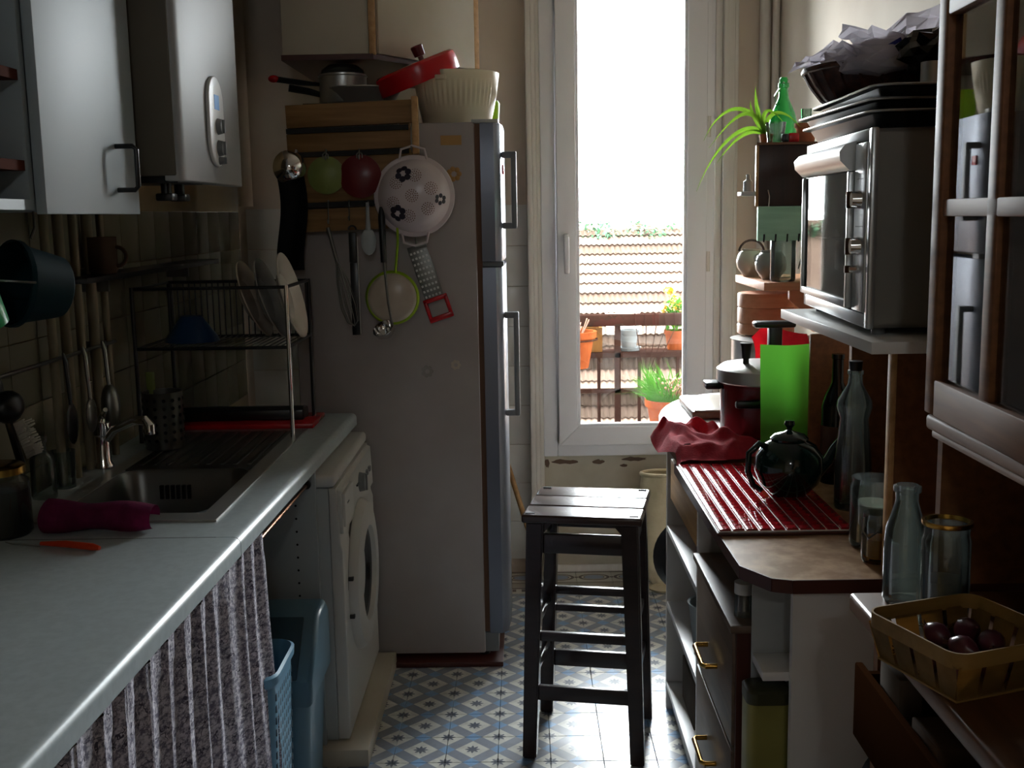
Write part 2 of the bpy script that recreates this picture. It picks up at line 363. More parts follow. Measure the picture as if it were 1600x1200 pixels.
# far wall with the window opening
wx0, wx1, wz0 = .10, .75, .52
wf = struct('wall_far', MB().box(XL, wx0, YF, YF+.25, -.12, ZC).box(wx1, XR, YF, YF+.25, -.12, ZC).box(wx0, wx1, YF+.02, YF+.25, -.12, wz0).box(wx0, wx1, YF, YF+.25, 2.47, ZC), 'plaster')
part('sill_panel', MB().box(.081, .77, YF-.012, YF+.02, 0, .503), 'sillwall', wf, 'cream painted panel under the window with peeling paint')
t = struct('tile', MB().box(-.0815, .0815, 0, .008, -.0815, .0815, .002), 'tile', wf)
spots = [(-.048-.165*i, YF-.007, 1.54-.0825-.165*k) for k in range(9) for i in range(7)]
t.location = spots[0]; rep(t, spots[1:], wf)
random.seed(3)
for cx, cz, w, h in ((.165, .475, .11, .010), (.305, .473, .05, .009), (.455, .482, .10, .010), (.41, .455, .035, .006), (.09, .47, .02, .02)):
    pts = []
    n = 16
    for i in range(n):
        a = 2*PI*i/n; k = random.uniform(.55, 1.25)
        pts.append((cx + w/2*math.cos(a)*random.uniform(.85, 1.1), cz + h*math.sin(a)*k))
    part('paint_chip', MB().prism([(p[0], p[1]) for p in pts], 0, .0012, T=Matrix(((1, 0, 0, 0), (0, 0, -1, YF-.012), (0, 1, 0, 0), (0, 0, 0, 1)))), 'blind', wf)
# window: fixed frame, hinged sash, glass, handle, hinges
win = struct('window_1', MB().box(.078, .135, YF-.045, YF-.001, .505, 2.5, .004).box(.715, .772, YF-.045, YF-.001, .505, 2.5, .004)
             .box(.13, .17, YF-.0045, YF+.03, .52, 2.47).box(.69, .72, YF-.0045, YF+.03, .52, 2.47).box(.13, .72, YF-.0045, YF+.03, .51, .58).box(.135, .715, YF-.045, YF-.001, .505, .562, .004).box(.135, .715, YF-.045, YF-.001, 2.455, 2.5, .004), 'pvc')
sx0, sx1, sz0, sz1 = .218, .660, .632, 2.37
sash = MB()
def frame4(mb, x0, x1, z0, z1, w, y0, y1, bev):     # mitred frame around an opening
    for q in (((x0-w, z0-w), (x1+w, z0-w), (x1, z0), (x0, z0)), ((x1, z0), (x1+w, z0-w), (x1+w, z1+w), (x1, z1)),
              ((x0, z1), (x1, z1), (x1+w, z1+w), (x0-w, z1+w)), ((x0-w, z0-w), (x0, z0), (x0, z1), (x0-w, z1+w))):
        mb.prism([(a, b) for a, b in q], 0, y1-y0, T=Matrix(((1, 0, 0, 0), (0, 0, -1, y1), (0, 1, 0, 0), (0, 0, 0, 1))), bev=bev)
frame4(sash, sx0, sx1, sz0, sz1, .078, YF-.07, YF-.005, .005)
sa = part('sash', sash, 'pvc', win)
part('glazing_bead', (lambda mb: (frame4(mb, sx0+.012, sx1-.012, sz0+.012, sz1-.012, .012, YF-.06, YF-.03, .003), mb)[1])(MB()), 'pvc', sa)
part('pane', MB().box(sx0, sx1, YF-.045, YF-.041, sz0, sz1), 'pane', win)
h = part('handle', MB().box(.168, .186, YF-.078, YF-.07, 1.30, 1.42, .004).cyl((.177, YF-.078, 1.40), (.177, YF-.105, 1.40), .008).box(.167, .187, YF-.118, YF-.100, 1.262, 1.412, .006), 'pvc', win)
for hz in (1.30, 1.83):
    part('hinge', MB().cyl((.745, YF-.06, hz-.04), (.745, YF-.06, hz+.04), .009).box(.722, .745, YF-.055, YF-.045, hz-.035, hz+.035), 'casing', win)
# casings and mouldings round the window, pipes in the right corner
struct('trim_1', MB().box(.022, .045, YF-.075, YF, 0, ZC, .006).box(.045, .062, YF-.058, YF, 0, ZC, .004).box(.062, .079, YF-.04, YF, .0, ZC, .004), 'casing')
struct('trim_2', MB().box(.772, .80, YF-.05, YF, 0, ZC, .006).box(.80, .845, YF-.075, YF, 0, ZC, .006).box(.845, .862, YF-.05, YF, 0, ZC, .004), 'casing')
struct('trim_3', MB().cyl((.965, YF-.04, 0), (.965, YF-.04, ZC), .022, 16).cyl((1.0, YF-.075, 0), (1.0, YF-.075, ZC), .014, 12), 'casing')
struct('trim_4', MB().cyl((XL+.045, YF-.05, 1.55), (XL+.045, YF-.05, ZC), .028, 16), 'plaster')
struct('baseboard_far', MB().box(.081, .77, YF-.022, YF-.0125, 0, .03, .002), 'casing')

# ================================================================ OUTSIDE
struct('ground', MB().box(-40, 45, YF+.25, 70, -9.2, -9), 'slabo')
bal = struct('balcony_floor', MB().box(-1.2, 2.4, YF+.25, 5.95, .02, .12), 'slabo')
rl = thing('balcony_railing', 'dark brown iron balcony railing outside the window', 'railing', (.6, 5.6, .12))
part('top_rail', MB().box(-1.1, 2.3, 5.57, 5.63, .935, .995, .008), 'iron', rl)
part('rail', MB().box(-1.1, 2.3, 5.585, 5.615, .775, .80), 'iron', rl)
part('rail', MB().box(-1.1, 2.3, 5.585, 5.615, .595, .615), 'iron', rl)
part('rail', MB().box(-1.1, 2.3, 5.585, 5.615, .225, .25), 'iron', rl)
for k, x in enumerate((-1.0, .475, 1.9)): part('post', MB().box(x-.015, x+.015, 5.585, 5.615, .12, .96), 'iron', rl)
p = part('baluster', MB().box(-.008, .008, 5.592, 5.608, .24, .785), 'iron', rl, local=True)
p.location = Vector((.38, 0, 0)) - Vector((.6, 5.6, .12)) + Vector((0, 0, 0))
for x in (-.9, -.75, -.6, -.45, -.3, -.15, 0, .14, .26, .585, .68, .78, .9, 1.0, 1.12, 1.25, 1.4, 1.55):
    c = p.copy(); col.objects.link(c); c.location = Vector((x, 0, 0)) - Vector((.6, 5.6, .12))
random.seed(11)
# roof of the house opposite: each interlocking tile in view is an object
rf = thing('tiled_roof', 'weathered interlocking tile roof of the house opposite, beyond the balcony railing', 'roof', (2.4, 22.5, -1.0))
sl = math.radians(35)
RT = Matrix.Translation((0, 25.0, 1.12)) @ Matrix.Rotation(sl, 4, 'X')      # local -Y runs down the slope
part('roof_deck', MB().box(-14, 20, -11, 0, -.2, -.05, T=RT).box(-14, 20, .0, 6, -.2, -.05, T=Matrix.Translation((0, 25.0, 1.12)) @ Matrix.Rotation(-sl, 4, 'X')), 'rtile', rf)
def tile_prof(mb, T=None):
    n = 12; Wd = .225
    def f(u, v):
        x = (u-.5)*Wd; z = .018*(1-math.cos(u*4*PI))/1.0
        return (x, -.36*v, z + .05 + .055*v)
    mb.sheet(f, n, 1, .03, T=T)
tm = MB(); tile_prof(tm)
tp = part('tile', tm, 'rtile', rf, local=True); im = W[rf].inverted()
first = True; n_t = 0; far = MB()
for k in range(21):
    for c in range(-18, 40):
        x = 2.35 + (c-9)*.225; P3 = Matrix.Translation((x, 0, 0))
        mt = RT @ Matrix.Translation((x, -.33*k, 0))
        lim = 1.0 + .0
        Yk = 25 - .33*k*math.cos(sl)
        if .19/4.58*Yk - .25 < x < .69/4.58*Yk + .25 and n_t < 299:
            o = tp if first else tp.copy()
            if not first: col.objects.link(o)
            first = False; o.parent = rf; o.matrix_basis = im @ mt; n_t += 1
        elif -1.6 < x < 6.2 and k < 21:
            tile_prof(far, T=mt)
part('tile_field', far, 'rtile', rf, kind='stuff')
sk = MB()
for (x, y, w, l) in ((2.0, -3.1, .7, .55),):
    sk.box(x-w/2, x+w/2, y-l, y, .1, .2, .01, T=RT)
part('skylight', sk, 'cream', rf, 'pale skylight set in the roof')
part('ridge_cap', MB().tube([RT @ Vector((-14, 0, .03)), RT @ Vector((20, 0, .03))], .13, 10), 'rtile', rf)
def leafcluster(mb, c, r, n, s, flat=.3):
    for _ in range(n):
        d = Vector((random.gauss(0, 1), random.gauss(0, 1), random.gauss(0, 1))).normalized()*(random.random()**.33)
        p = Vector(c) + Vector((d.x*r[0], d.y*r[1], d.z*r[2]))
        T = Matrix.Translation(p) @ Matrix.Rotation(random.uniform(0, 6.3), 4, 'Z') @ Matrix.Rotation(random.uniform(-1.2, 1.2), 4, 'X')
        k = s*random.uniform(.6, 1.3)
        vs = [mb.bm.verts.new(T @ Vector(q)) for q in ((0, -k, 0), (k*.6, 0, k*flat*.4), (0, k, 0), (-k*.6, 0, k*flat*.4))]
        mb.bm.faces.new(vs)
iv = MB()
for i in range(46):
    x = -3 + i*.24; leafcluster(iv, (x, 24.8+random.uniform(-.2, .3), 1.12+random.uniform(-.16, .12)), (.22, .35, .2+.1*random.random()), 85, .06)
o = solo('ivy', iv, 'ivy', 'green ivy creeping along the ridge of the tiled roof', 'ivy'); o['kind'] = 'stuff'
# pots on the balcony
def flowerpot(name, label, x, y, z, r, h, m, plant=None):
    t = thing(name, label, 'flower pot', (x, y, z))
    part('pot', MB().lathe([(0, 0), (r*.72, 0), (r*.95, h*.82), (r*1.06, h*.82), (r*1.08, h), (r*.95, h), (r*.9, h*.85), (0, h*.85)], 24, (x, y, z)), m, t)
    part('soil', MB().lathe([(0, h*.87), (r*.9, h*.86)], 24, (x, y, z)), 'hole', t)
    return t
fp = flowerpot('flower_pot', 'terracotta flower pot hanging inside the railing at the left of the window', .235, 5.43, .75, .115, .18, 'oterra')
part('hanger', MB().tube(arc((.235, 5.43, .89), .127, 0, 2*PI, 24, 'XY')[:-1], .004, 6, True).tube([(.235, 5.55, .89), (.235, 5.563, .94), (.235, 5.57, .998), (.235, 5.60, .999)], .004, 6), 'iron', fp, 'wire ring holding the pot')
st = MB()
for i in range(14):
    a = random.uniform(0, 6.28); st.tube([(.235+.05*math.cos(a), 5.43+.05*math.sin(a), .90), (.235+.09*math.cos(a), 5.43+.08*math.sin(a), .90+random.uniform(.04, .1))], .003, 5)
part('dry_stems', st, 'dry', fp)
wb = thing('planter_box', 'wooden planter box on the railing bar behind the terracotta pot', 'planter', (.31, 5.62, .80))
part('box_side', MB().box(.22, .40, 5.617, 5.63, .80, .925, .003), 'opine', wb); part('box_side', MB().box(.22, .40, 5.73, 5.743, .80, .925, .003), 'opine', wb)
part('box_end', MB().box(.388, .40, 5.63, 5.73, .80, .924), 'opine', wb); part('box_end', MB().box(.22, .232, 5.63, 5.73, .80, .924), 'opine', wb)
part('box_base', MB().box(.232, .388, 5.63, 5.73, .80, .812), 'opine', wb)
fp = flowerpot('flower_pot', 'pale painted flower pot standing on the railing shelf near the middle post', .54, 5.68, .812, .05, .095, 'whitep')
part('saucer', MB().lathe([(0, -.011), (.055, -.011), (.064, .006), (.055, .006), (.05, 0), (0, 0)], 24, (.54, 5.68, .812)), 'whitep', fp)
solo('railing_shelf', MB().box(.18, .90, 5.617, 5.76, .775, .80, .004), 'iron', 'narrow iron shelf behind the railing carrying the planter box and pots', 'shelf')
solo('bench', MB().box(-.3, 1.3, 4.9, 5.3, .44, .475, .004).box(-.25, -.2, 4.95, 5.25, .12, .44).box(1.2, 1.25, 4.95, 5.25, .12, .44), 'opine', 'low wooden plank bench on the balcony under the grass pot', 'bench')
GX = .665
gp = flowerpot('grass_pot', 'brown flower pot with long green grass and dried stems on the balcony bench', GX, 5.10, .475, .10, .165, 'oterra')
g = MB()
for i in range(260):
    a = random.uniform(0, 6.28); q = random.random()**.5*.07; L = random.uniform(.10, .26); le = random.uniform(.04, .2)
    bx, by = GX-.02+q*math.cos(a), 5.10+q*math.sin(a)
    aa = a if random.random() < .4 else random.uniform(2.2, 4.1)
    pts = [Vector((bx+le*math.cos(aa)*t*t, by+.6*le*math.sin(aa)*t*t, .615+L*(t-.5*t*t*(le/.15)))) for t in (0, .35, .7, 1)]
    w = .003
    for A, B, wa, wb_ in zip(pts, pts[1:], (1, .9, .6), (.9, .6, .1)):
        vs = [g.bm.verts.new(A+Vector((w*wa, 0, 0))), g.bm.verts.new(B+Vector((w*wb_, 0, 0))), g.bm.verts.new(B-Vector((w*wb_, 0, 0))), g.bm.verts.new(A-Vector((w*wa, 0, 0)))]
        g.bm.faces.new(vs)
part('grass', g, 'grass', gp, kind='stuff')
d_ = MB()
for i in range(110):
    a = random.uniform(0, 6.28); q = random.random()*.1
    e = (GX+.03+q*.8*math.cos(a), 5.07+q*.5*math.sin(a), .66+random.uniform(0, .085))
    d_.tube([(GX+.02, 5.08, .615), e], .0016, 4); d_.ball(e, .006, n=5)
part('dried_flowers', d_, 'dry', gp, 'dry brownish pink stems at the right of the pot', kind='stuff')
yf = flowerpot('yellow_flower_pot', 'small flower pot with tall yellow blossoms on the railing at the right of the window', .78, 5.69, .80, .055, .10, 'oterra')
l = MB(); leafcluster(l, (.78, 5.69, .97), (.06, .06, .10), 170, .018)
part('leaves', l, 'grass', yf, kind='stuff')
l = MB(); leafcluster(l, (.775, 5.69, 1.0), (.06, .05, .09), 130, .016, .8); leafcluster(l, (.745, 5.69, 1.10), (.03, .03, .025), 40, .014, .8)
part('blossoms', l, 'yellowf', yf, kind='stuff')
ww = MB()
for i in range(5): ww.tube([(.56+.05*i, 5.6, .998), (.56+.05*i, 5.565, 1.0), (.565+.05*i, 5.558, .93), (.60+.012*i, 5.545, .70+.02*(i % 2))], .0022, 5)
solo('wire_hanger', ww, 'iron', 'thin wires looped over the railing beside the yellow flowers', 'wire')
lo = MB()
for i in range(5): leafcluster(lo, (.28+.07*i, 4.96, .50), (.04, .04, .04), 40, .016)
o = solo('seedlings', lo, 'grass', 'low green seedlings along the bench just outside the glass', 'plant'); o['kind'] = 'stuff'
# ================================================================ LEFT SIDE
def fx(y): return -.592 + (y-1.213)*.0187          # slightly skewed worktop front
wt = thing('worktop', 'long white laminate kitchen worktop running along the left wall', 'worktop', (-.86, 2.1, .83))
def wslab(y0, y1, x0=None, x1=None):
    return [(XL if x0 is None else x0, y0), (fx(y0) if x1 is None else x1, y0), (fx(y1) if x1 is None else x1, y1), (XL if x0 is None else x0, y1)]
def nosed(mb, y0, y1):         # front strip with a rounded nose
    n = 8; pr = [(-.05, -.02), (-.05, .02)] + [(-.016+.016*math.cos(a)*1.0, .004+.016*math.sin(a)) for a in [PI/2-PI/2*i/n for i in range(n+1)]] + [(0, -.018), (-.002, -.02)]
    ra = [mb.bm.verts.new((fx(y0)+p, y0, .85+q)) for p, q in pr]; rb = [mb.bm.verts.new((fx(y1)+p, y1, .85+q)) for p, q in pr]
    k = len(pr)
    mb.bm.faces.new(ra); mb.bm.faces.new(rb[::-1])
    for i in range(k): mb.bm.faces.new((ra[i], rb[i], rb[(i+1) % k], ra[(i+1) % k]))
    return mb
fe = lambda y: fx(y)-.05
n_ = MB().prism([(XL, .6), (fe(.6), .6), (fe(2.153), 2.153), (XL, 2.153)], .83, .87); part('slab', nosed(n_, .6, 2.153), 'worktop' if False else 'worktop', wt)
f_ = MB().prism([(XL, 2.156), (fe(2.156), 2.156), (fe(2.29), 2.29), (XL, 2.29)], .83, .87)
f_.prism([(XL, 2.29), (-1.045, 2.29), (-1.045, 3.27), (XL, 3.27)], .83, .87).prism([(-.672, 2.29), (fe(2.29), 2.29), (fe(3.27), 3.27), (-.672, 3.27)], .83, .87)
f_.prism([(XL, 3.27), (fe(3.27), 3.27), (fe(3.56), 3.56), (XL, 3.56)], .83, .87)
part('slab', nosed(f_, 2.156, 3.56), 'worktop', wt)
part('joint', MB().box(XL+.003, fe(2.15), 2.1532, 2.1558, .835, .8702), 'seam', wt)
# sink
sk = thing('sink', 'stainless steel inset sink with ridged drainer let into the white worktop', 'sink', (-.858, 2.78, .87))
rim = MB()
X0, X1, Y0, Y1 = -1.058, -.655, 2.272, 3.285; bx0, bx1, by0, by1 = -1.02, -.695, 2.33, 2.76
for a, b, c, d in ((X0, X1, Y0, by0), (X0, bx0, by0, by1), (bx1, X1, by0, by1), (X0, bx0, by1, Y1), (bx1, X1, by1, Y1), (bx0, bx1, 3.25, Y1)): rim.box(a, b, c, d, .87, .8745)
part('rim', rim, 'steel', sk)
part('drainer', MB().box(bx0, bx1, by1, 3.25, .87, .8743), 'sinkst', sk)
bowl = MB()
def rrect(x0, x1, y0, y1, r, n=5):
    out = []
    for cx, cy, a in ((x1-r, y1-r, 0), (x0+r, y1-r, PI/2), (x0+r, y0+r, PI), (x1-r, y0+r, 1.5*PI)):
        out += [(cx+r*math.cos(a+PI/2*i/n), cy+r*math.sin(a+PI/2*i/n)) for i in range(n+1)]
    return out
rings = []
for ins, z in ((0, .873), (.006, .86), (.018, .735), (.05, .715)):
    rings.append([bowl.bm.verts.new((x, y, z)) for x, y in rrect(bx0+ins, bx1-ins, by0+ins, by1-ins, .05)])
for a, b in zip(rings, rings[1:]):
    for i in range(len(a)): bowl.bm.faces.new((a[i], a[(i+1) % len(a)], b[(i+1) % len(a)], b[i]))
bowl.bm.faces.new(rings[-1]); part('bowl', bowl, 'sinkst', sk)
ov = MB()
for i in range(6): ov.box(-.93+.014*i, -.922+.014*i, 2.742, 2.756, .80, .835)
part('overflow_slot', ov, 'hole', sk, kind='stuff')
part('drain', MB().lathe([(0, .004), (.03, .004), (.036, 0), (0, 0)], 20, (-.86, 2.545, .714)), 'chrome', sk)
for i in range(9): part('drainer_ridge', MB().box(-1.0+.035*i, -.988+.035*i, 2.80, 3.24, .8742, .878, .0015), 'sinkst', sk)
tp_ = thing('tap', 'chrome mixer tap with a long swivel spout behind the sink', 'tap', (-1.09, 2.80, .87))
part('tap_body', MB().lathe([(0, 0), (.026, 0), (.026, .01), (.02, .02), (.02, .085), (.024, .09), (.024, .12), (0, .125)], 20, (-1.09, 2.80, .87)), 'chrome', tp_)
part('spout', MB().tube([(-1.08, 2.80, .945), (-1.05, 2.785, .975), (-.98, 2.74, 1.005), (-.945, 2.72, 1.008), (-.935, 2.714, .995), (-.935, 2.714, .975)], [.012, .011, .011, .013, .014, .013], 12), 'chrome', tp_)
part('lever', MB().tube([(-1.09, 2.80, .99), (-1.085, 2.80, 1.005), (-1.06, 2.76, 1.03)], [.012, .008, .006], 8), 'chrome', tp_)
# things on the worktop
j = thing('storage_jar', 'dark filled glass jar with a brass coloured lid ring beside the sink', 'jar', (-1.075, 2.20, .87))
part('glass', MB().lathe([(0, 0), (.055, 0), (.06, .008), (.06, .11), (.05, .122), (.05, .13)], 24, (-1.075, 2.20, .87)), 'clear', j)
part('contents', MB().lathe([(0, .003), (.054, .003), (.056, .01), (.056, .095), (0, .1)], 24, (-1.075, 2.20, .87)), mat('dark_pulses', '3A3428', .8), j)
part('lid', MB().lathe([(.051, .128), (.054, .128), (.054, .142), (.048, .146), (0, .146)], 24, (-1.075, 2.20, .87)), 'brass', j)
def clothwad(u, v):            # folded cloth with a rolled front
    x = -.99 + .225*u; w = .055*(1-.45*u)
    a = v*1.5*PI - .3
    return (x, 2.235 - .02*u + w*math.cos(a)*1.1, .873 + .026 + (.026+.006*(1-u))*math.sin(a) - .012*max(0, math.cos(a))*(1-u) + .004*math.sin(9*u+4*v))
solo('sponge_cloth', MB().sheet(clothwad, 24, 20, .003), 'magenta', 'magenta cloth folded in a roll at the near edge of the sink', 'cloth')
kn = thing('peeler_knife', 'small knife with an orange red handle lying on the white worktop', 'knife', (-.9, 2.09, .87))
part('handle', MB().tube([(-.955, 2.105, .877), (-.90, 2.092, .879), (-.84, 2.074, .8775), (-.825, 2.068, .877)], [.004, .007, .0072, .004], 10), 'orange', kn)
part('blade', MB().prism([(-1.04, 2.135), (-.955, 2.109), (-.955, 2.101), (-1.02, 2.12)], .8715, .8728), 'steel', kn)
j = thing('drinking_glass', 'small clear drinking glass standing by the tap', 'glass', (-1.11, 2.60, .87))
part('glass', MB().lathe([(0, 0), (.026, 0), (.03, .09), (.028, .09), (.024, .006), (0, .006)], 20, (-1.11, 2.60, .87)), 'clear', j)
solo('soap_bottle', MB().lathe([(0, 0), (.028, 0), (.028, .09), (.022, .105), (.01, .112), (.01, .13), (.014, .132), (.014, .145), (0, .146)], 18, (-1.115, 2.50, .87)), 'clear', 'dim washing up bottle between the jar and the tap', 'bottle')
# drying rack with crockery
dr = thing('dish_rack', 'two tier wire dish rack standing at the far end of the worktop', 'dish rack', (-.88, 3.30, .87))
fr = MB(); rx0, rx1, ry0, ry1 = -1.10, -.665, 3.12, 3.45
for z in (1.14, 1.31): fr.tube([(rx0, ry0, z), (rx1, ry0, z), (rx1, ry1, z), (rx0, ry1, z)], .005, 8, True)
part('frame', fr, 'blackm', dr)
for x, y in ((rx0, ry0), (rx0, ry1), (rx1, ry1), (rx1, ry0)):
    part('leg', MB().cyl((x, y, .8700 if y > 3.28 or x < -1.06 else .8745), (x, y, 1.315), .006, 10), 'chrome' if x > -.8 and y < 3.2 else 'blackm', dr)
wr_ = MB()
for i in range(24):
    x = rx0 + (rx1-rx0)*(i+.5)/24; wr_.tube([(x, ry0, 1.14), (x, ry1, 1.14), (x, ry1, 1.31)], .0022, 5)
part('wires', wr_, 'blackm', dr, kind='stuff')
def plate(name, label, x, y, z, r, ry, m, rz=0):
    T = TR((x, y, z), 0, ry, rz)
    return solo(name, MB().lathe([(0, 0), (r*.55, 0), (r*.62, .008), (r, .022), (r, .026), (r*.6, .013), (r*.54, .006), (0, .006)], 36, T=T), m, label, 'plate')
plate('dinner_plate', 'large pale plate standing at the right end of the dish rack', -.70, 3.26, 1.272, .128, math.radians(76), 'plate')
plate('dinner_plate', 'darker plate leaning behind the large pale plate in the rack', -.765, 3.28, 1.262, .122, math.radians(72), 'clay')
plate('dinner_plate', 'brownish plate at the back of the plates in the dish rack', -.815, 3.28, 1.26, .118, math.radians(70), 'ceram')
solo('bowl', MB().lathe([(0, .075), (.03, .075), (.034, .07), (.075, .012), (.08, .0), (.076, .0), (.03, .066), (0, .068)], 30, (-.99, 3.3, 1.143)), 'blue', 'dark blue bowl upside down in the dish rack', 'bowl')
cc = thing('cutlery_holder', 'perforated steel cutlery cup standing beside the sink drainer', 'cutlery holder', (-1.0, 3.02, .8745))
part('cup', MB().lathe([(0, 0), (.052, 0), (.054, .004), (.054, .155), (.056, .158), (.052, .158), (.051, .006), (0, .006)], 28, (-1.0, 3.02, .878)), 'steeld', cc)
hl = MB()
for k in range(6):
    for i in range(14):
        a = 2*PI*i/14 - .3; T = Matrix.Translation((-1.0, 3.02, .905+.022*k)) @ Matrix.Rotation(a, 4, 'Z') @ Matrix.Translation((.0546, 0, 0)) @ Matrix.Rotation(PI/2, 4, 'Y')
        hl.lathe([(0, .0004), (.005, .0004), (.005, -.001)], 8, T=T)
part('perforations', hl, 'hole', cc, kind='stuff')
solo('spatula', MB().box(-1.034, -1.022, 3.015, 3.018, .885, 1.06, .001).box(-1.04, -1.016, 3.014, 3.019, 1.04, 1.09, .002), 'palegreen', 'pale green spatula standing in the perforated cutlery cup', 'spatula')
solo('drip_tray', MB().box(-1.06, -.64, 3.30, 3.50, .8702, .886, .004), 'red', 'red plastic drip tray lying under the dish rack', 'tray')
solo('oven_dish', MB().box(-1.05, -.68, 3.36, 3.44, .8862, .92, .006).box(-1.05, -.68, 3.36, 3.366, .92, .93), 'blackm', 'dark flat dish resting on the red drip tray', 'dish')
# wall shelf, pipes, hanging things over the sink
sh = thing('glass_shelf', 'thin dark wall shelf over the sink', 'shelf', (-1.1, 3.25, 1.36))
part('board', MB().box(XL, -1.05, 2.68, 3.86, 1.352, 1.366, .002), 'blackm', sh)
for y in (2.9, 3.6): part('bracket', MB().box(XL, -1.08, y-.006, y+.006, 1.32, 1.352), 'steeld', sh)
solo('mug', MB().lathe([(0, 0), (.035, 0), (.04, .01), (.04, .095), (.037, .095), (.036, .012), (0, .008)], 24, (-1.095, 2.9, 1.366)).tube(arc((-1.055, 2.9, 1.41), .025, -PI/2, PI/2, 8), .005, 6), 'card', 'dim brownish mug standing on the thin dark wall shelf', 'mug')
for i, (y, r) in enumerate(((2.62, .011), (2.70, .013), (2.79, .011), (2.88, .014), (2.97, .010))):
    solo('pipe', MB().cyl((XL+.03, y, .87), (XL+.03, y, 1.598), r, 10), 'copper', ('painted pipe below the boiler, nearest the viewer of the five', 'painted pipe below the boiler, second from the viewer', 'painted pipe below the boiler, in the middle of the five', 'thickest painted pipe below the boiler, second from the window', 'thinnest painted pipe below the boiler, nearest the window')[i], 'pipe', 'pipes under the boiler')
def hang_rail():
    t = thing('utensil_rail', 'dim wall rail with hooks behind the tap', 'rail', (-1.11, 2.45, 1.17))
    part('bar', MB().cyl((-1.105, 2.12, 1.18), (-1.105, 2.98, 1.18), .005, 8), 'steeld', t)
    for y in (2.2, 2.9): part('bracket', MB().box(XL, -1.10, y-.006, y+.006, 1.17, 1.19), 'steeld', t)
hang_rail()
b = thing('dish_brush', 'black dish brush with white bristles hanging on the wall rail', 'brush', (-1.09, 2.30, 1.0))
part('handle', MB().tube([(-1.097, 2.28, 1.186), (-1.092, 2.28, 1.17), (-1.09, 2.285, 1.12), (-1.085, 2.33, .99)], [.004, .006, .008, .009], 8), 'black', b)
part('brush_head', MB().ball((-1.082, 2.285, 1.12), (.03, .045, .035)), 'black', b)
br = MB()
for i in range(60):
    t_ = i/60; a = random.uniform(-.8, .8); y = 2.30+.05*t_; z = 1.08-.085*t_
    br.tube([(-1.08, y, z), (-1.05+.008*a, y+.02*a, z+.012)], .0022, 4)
part('bristles', br, 'bristle', b, 'white bristles', kind='stuff')
for nm, lab, y, m, hd in (('spatula', 'black flat spatula hanging on the wall rail over the tap', 2.62, 'black', (.004, .035, .05)), ('slotted_spoon', 'dark slotted spoon hanging on the wall rail beside the pipes', 2.74, 'steeld', (.008, .032, .045)), ('whisk', 'dark whisk hanging on the wall rail farthest right', 2.87, 'steeld', (.025, .028, .06))):
    t = thing(nm, lab, nm.split('_')[-1], (-1.095, y, 1.0))
    part('handle', MB().tube([(-1.098, y, 1.192), (-1.093, y, 1.17), (-1.09, y+.005, 1.06)], [.003, .006, .005], 8), m, t)
    part('head', MB().ball((-1.09, y+.006, 1.02), hd), m, t)
bu = thing('bucket', 'dark teal plastic bucket hanging on its side under the white wall cabinet', 'bucket', (-1.0, 2.22, 1.40))
T = TR((-.99, 2.145, 1.385), 0, 0, math.radians(-18)) @ Matrix.Rotation(math.radians(82), 4, 'X') @ Matrix.Rotation(math.radians(-20), 4, 'Y') @ Matrix.Scale(.82, 4)
part('shell', MB().lathe([(0, -.125), (.068, -.125), (.074, -.12), (.098, .0), (.104, .0), (.104, -.012), (.100, -.012)], 32, T=T).lathe([(0, -.118), (.068, -.118), (.094, .0)], 32, T=T), 'teal', bu)
part('wire_handle', MB().tube([T @ Vector(p) for p in arc((0, 0, -.006), .106, 0, PI, 16, 'XZ')], .0025, 6), 'steeld', bu)
part('hook', MB().tube([(-.98, 2.25, 1.525), (-.98, 2.25, 1.49), (-.985, 2.24, 1.47)], .003, 6), 'steeld', bu)
solo('measuring_jug', MB().lathe([(0, 0), (.04, 0), (.052, .10), (.056, .105), (.049, .10), (.036, .006), (0, .006)], 24, T=TR((-.965, 1.985, 1.315), math.radians(20), math.radians(-14), 0)), 'green2', 'bright green plastic jug hanging below the teal bucket at the left edge', 'jug')
solo('jug_hook', MB().tube([(-.99, 2.02, 1.515), (-.99, 2.02, 1.45), (-.985, 1.99, 1.42), (-.985, 1.985, 1.41)], .003, 6), 'steeld', 'thin wire hook carrying the green jug under the wall cabinet', 'hook')
st = MB()
for i in range(3):
    st.tube(arc((XL+.001, 2.52, 1.02), .02+.016*i, PI*.25, PI*.75, 8, 'YZ'), .0022, 4)
st.tube([(XL+.001, 2.495, .97), (XL+.001, 2.545, .97), (XL+.001, 2.545, 1.005), (XL+.001, 2.495, 1.005)], .002, 4, True)
# white wall cabinet with an open shelf bay
wc = thing('wall_cabinet', 'white wall cabinet with an open shelf bay and one closed door above the sink', 'cabinet', (-1.0, 2.0, 1.523))
ca = MB().box(XL, -.868, 1.40, 2.49, 1.523, 1.541).box(XL, -.868, 2.472, 2.49, 1.541, 2.4).box(XL, -.868, 1.40, 1.418, 1.541, 2.4).box(XL, -.868, 1.985, 2.003, 1.541, 2.4).box(XL, XL+.006, 1.418, 2.472, 1.541, 2.4).box(XL, -.868, 1.40, 2.49, 2.4, 2.418)
part('carcass', ca, 'cabw', wc)
for z in (1.60, 1.755): part('shelf', MB().box(XL+.01, -.872, 1.42, 1.983, z-.009, z+.009), 'shelfw', wc, 'reddish brown shelf board')
wd_ = part('door', MB().box(-.866, -.846, 2.0, 2.49, 1.515, 2.42, .002), 'cabw', wc)
part('handle', MB().tube([(-.847, 2.362, 1.655), (-.81, 2.362, 1.655), (-.803, 2.362, 1.648), (-.803, 2.362, 1.572), (-.81, 2.362, 1.565), (-.847, 2.362, 1.565)], .0055, 10), 'blackm', wd_, 'black bow handle')
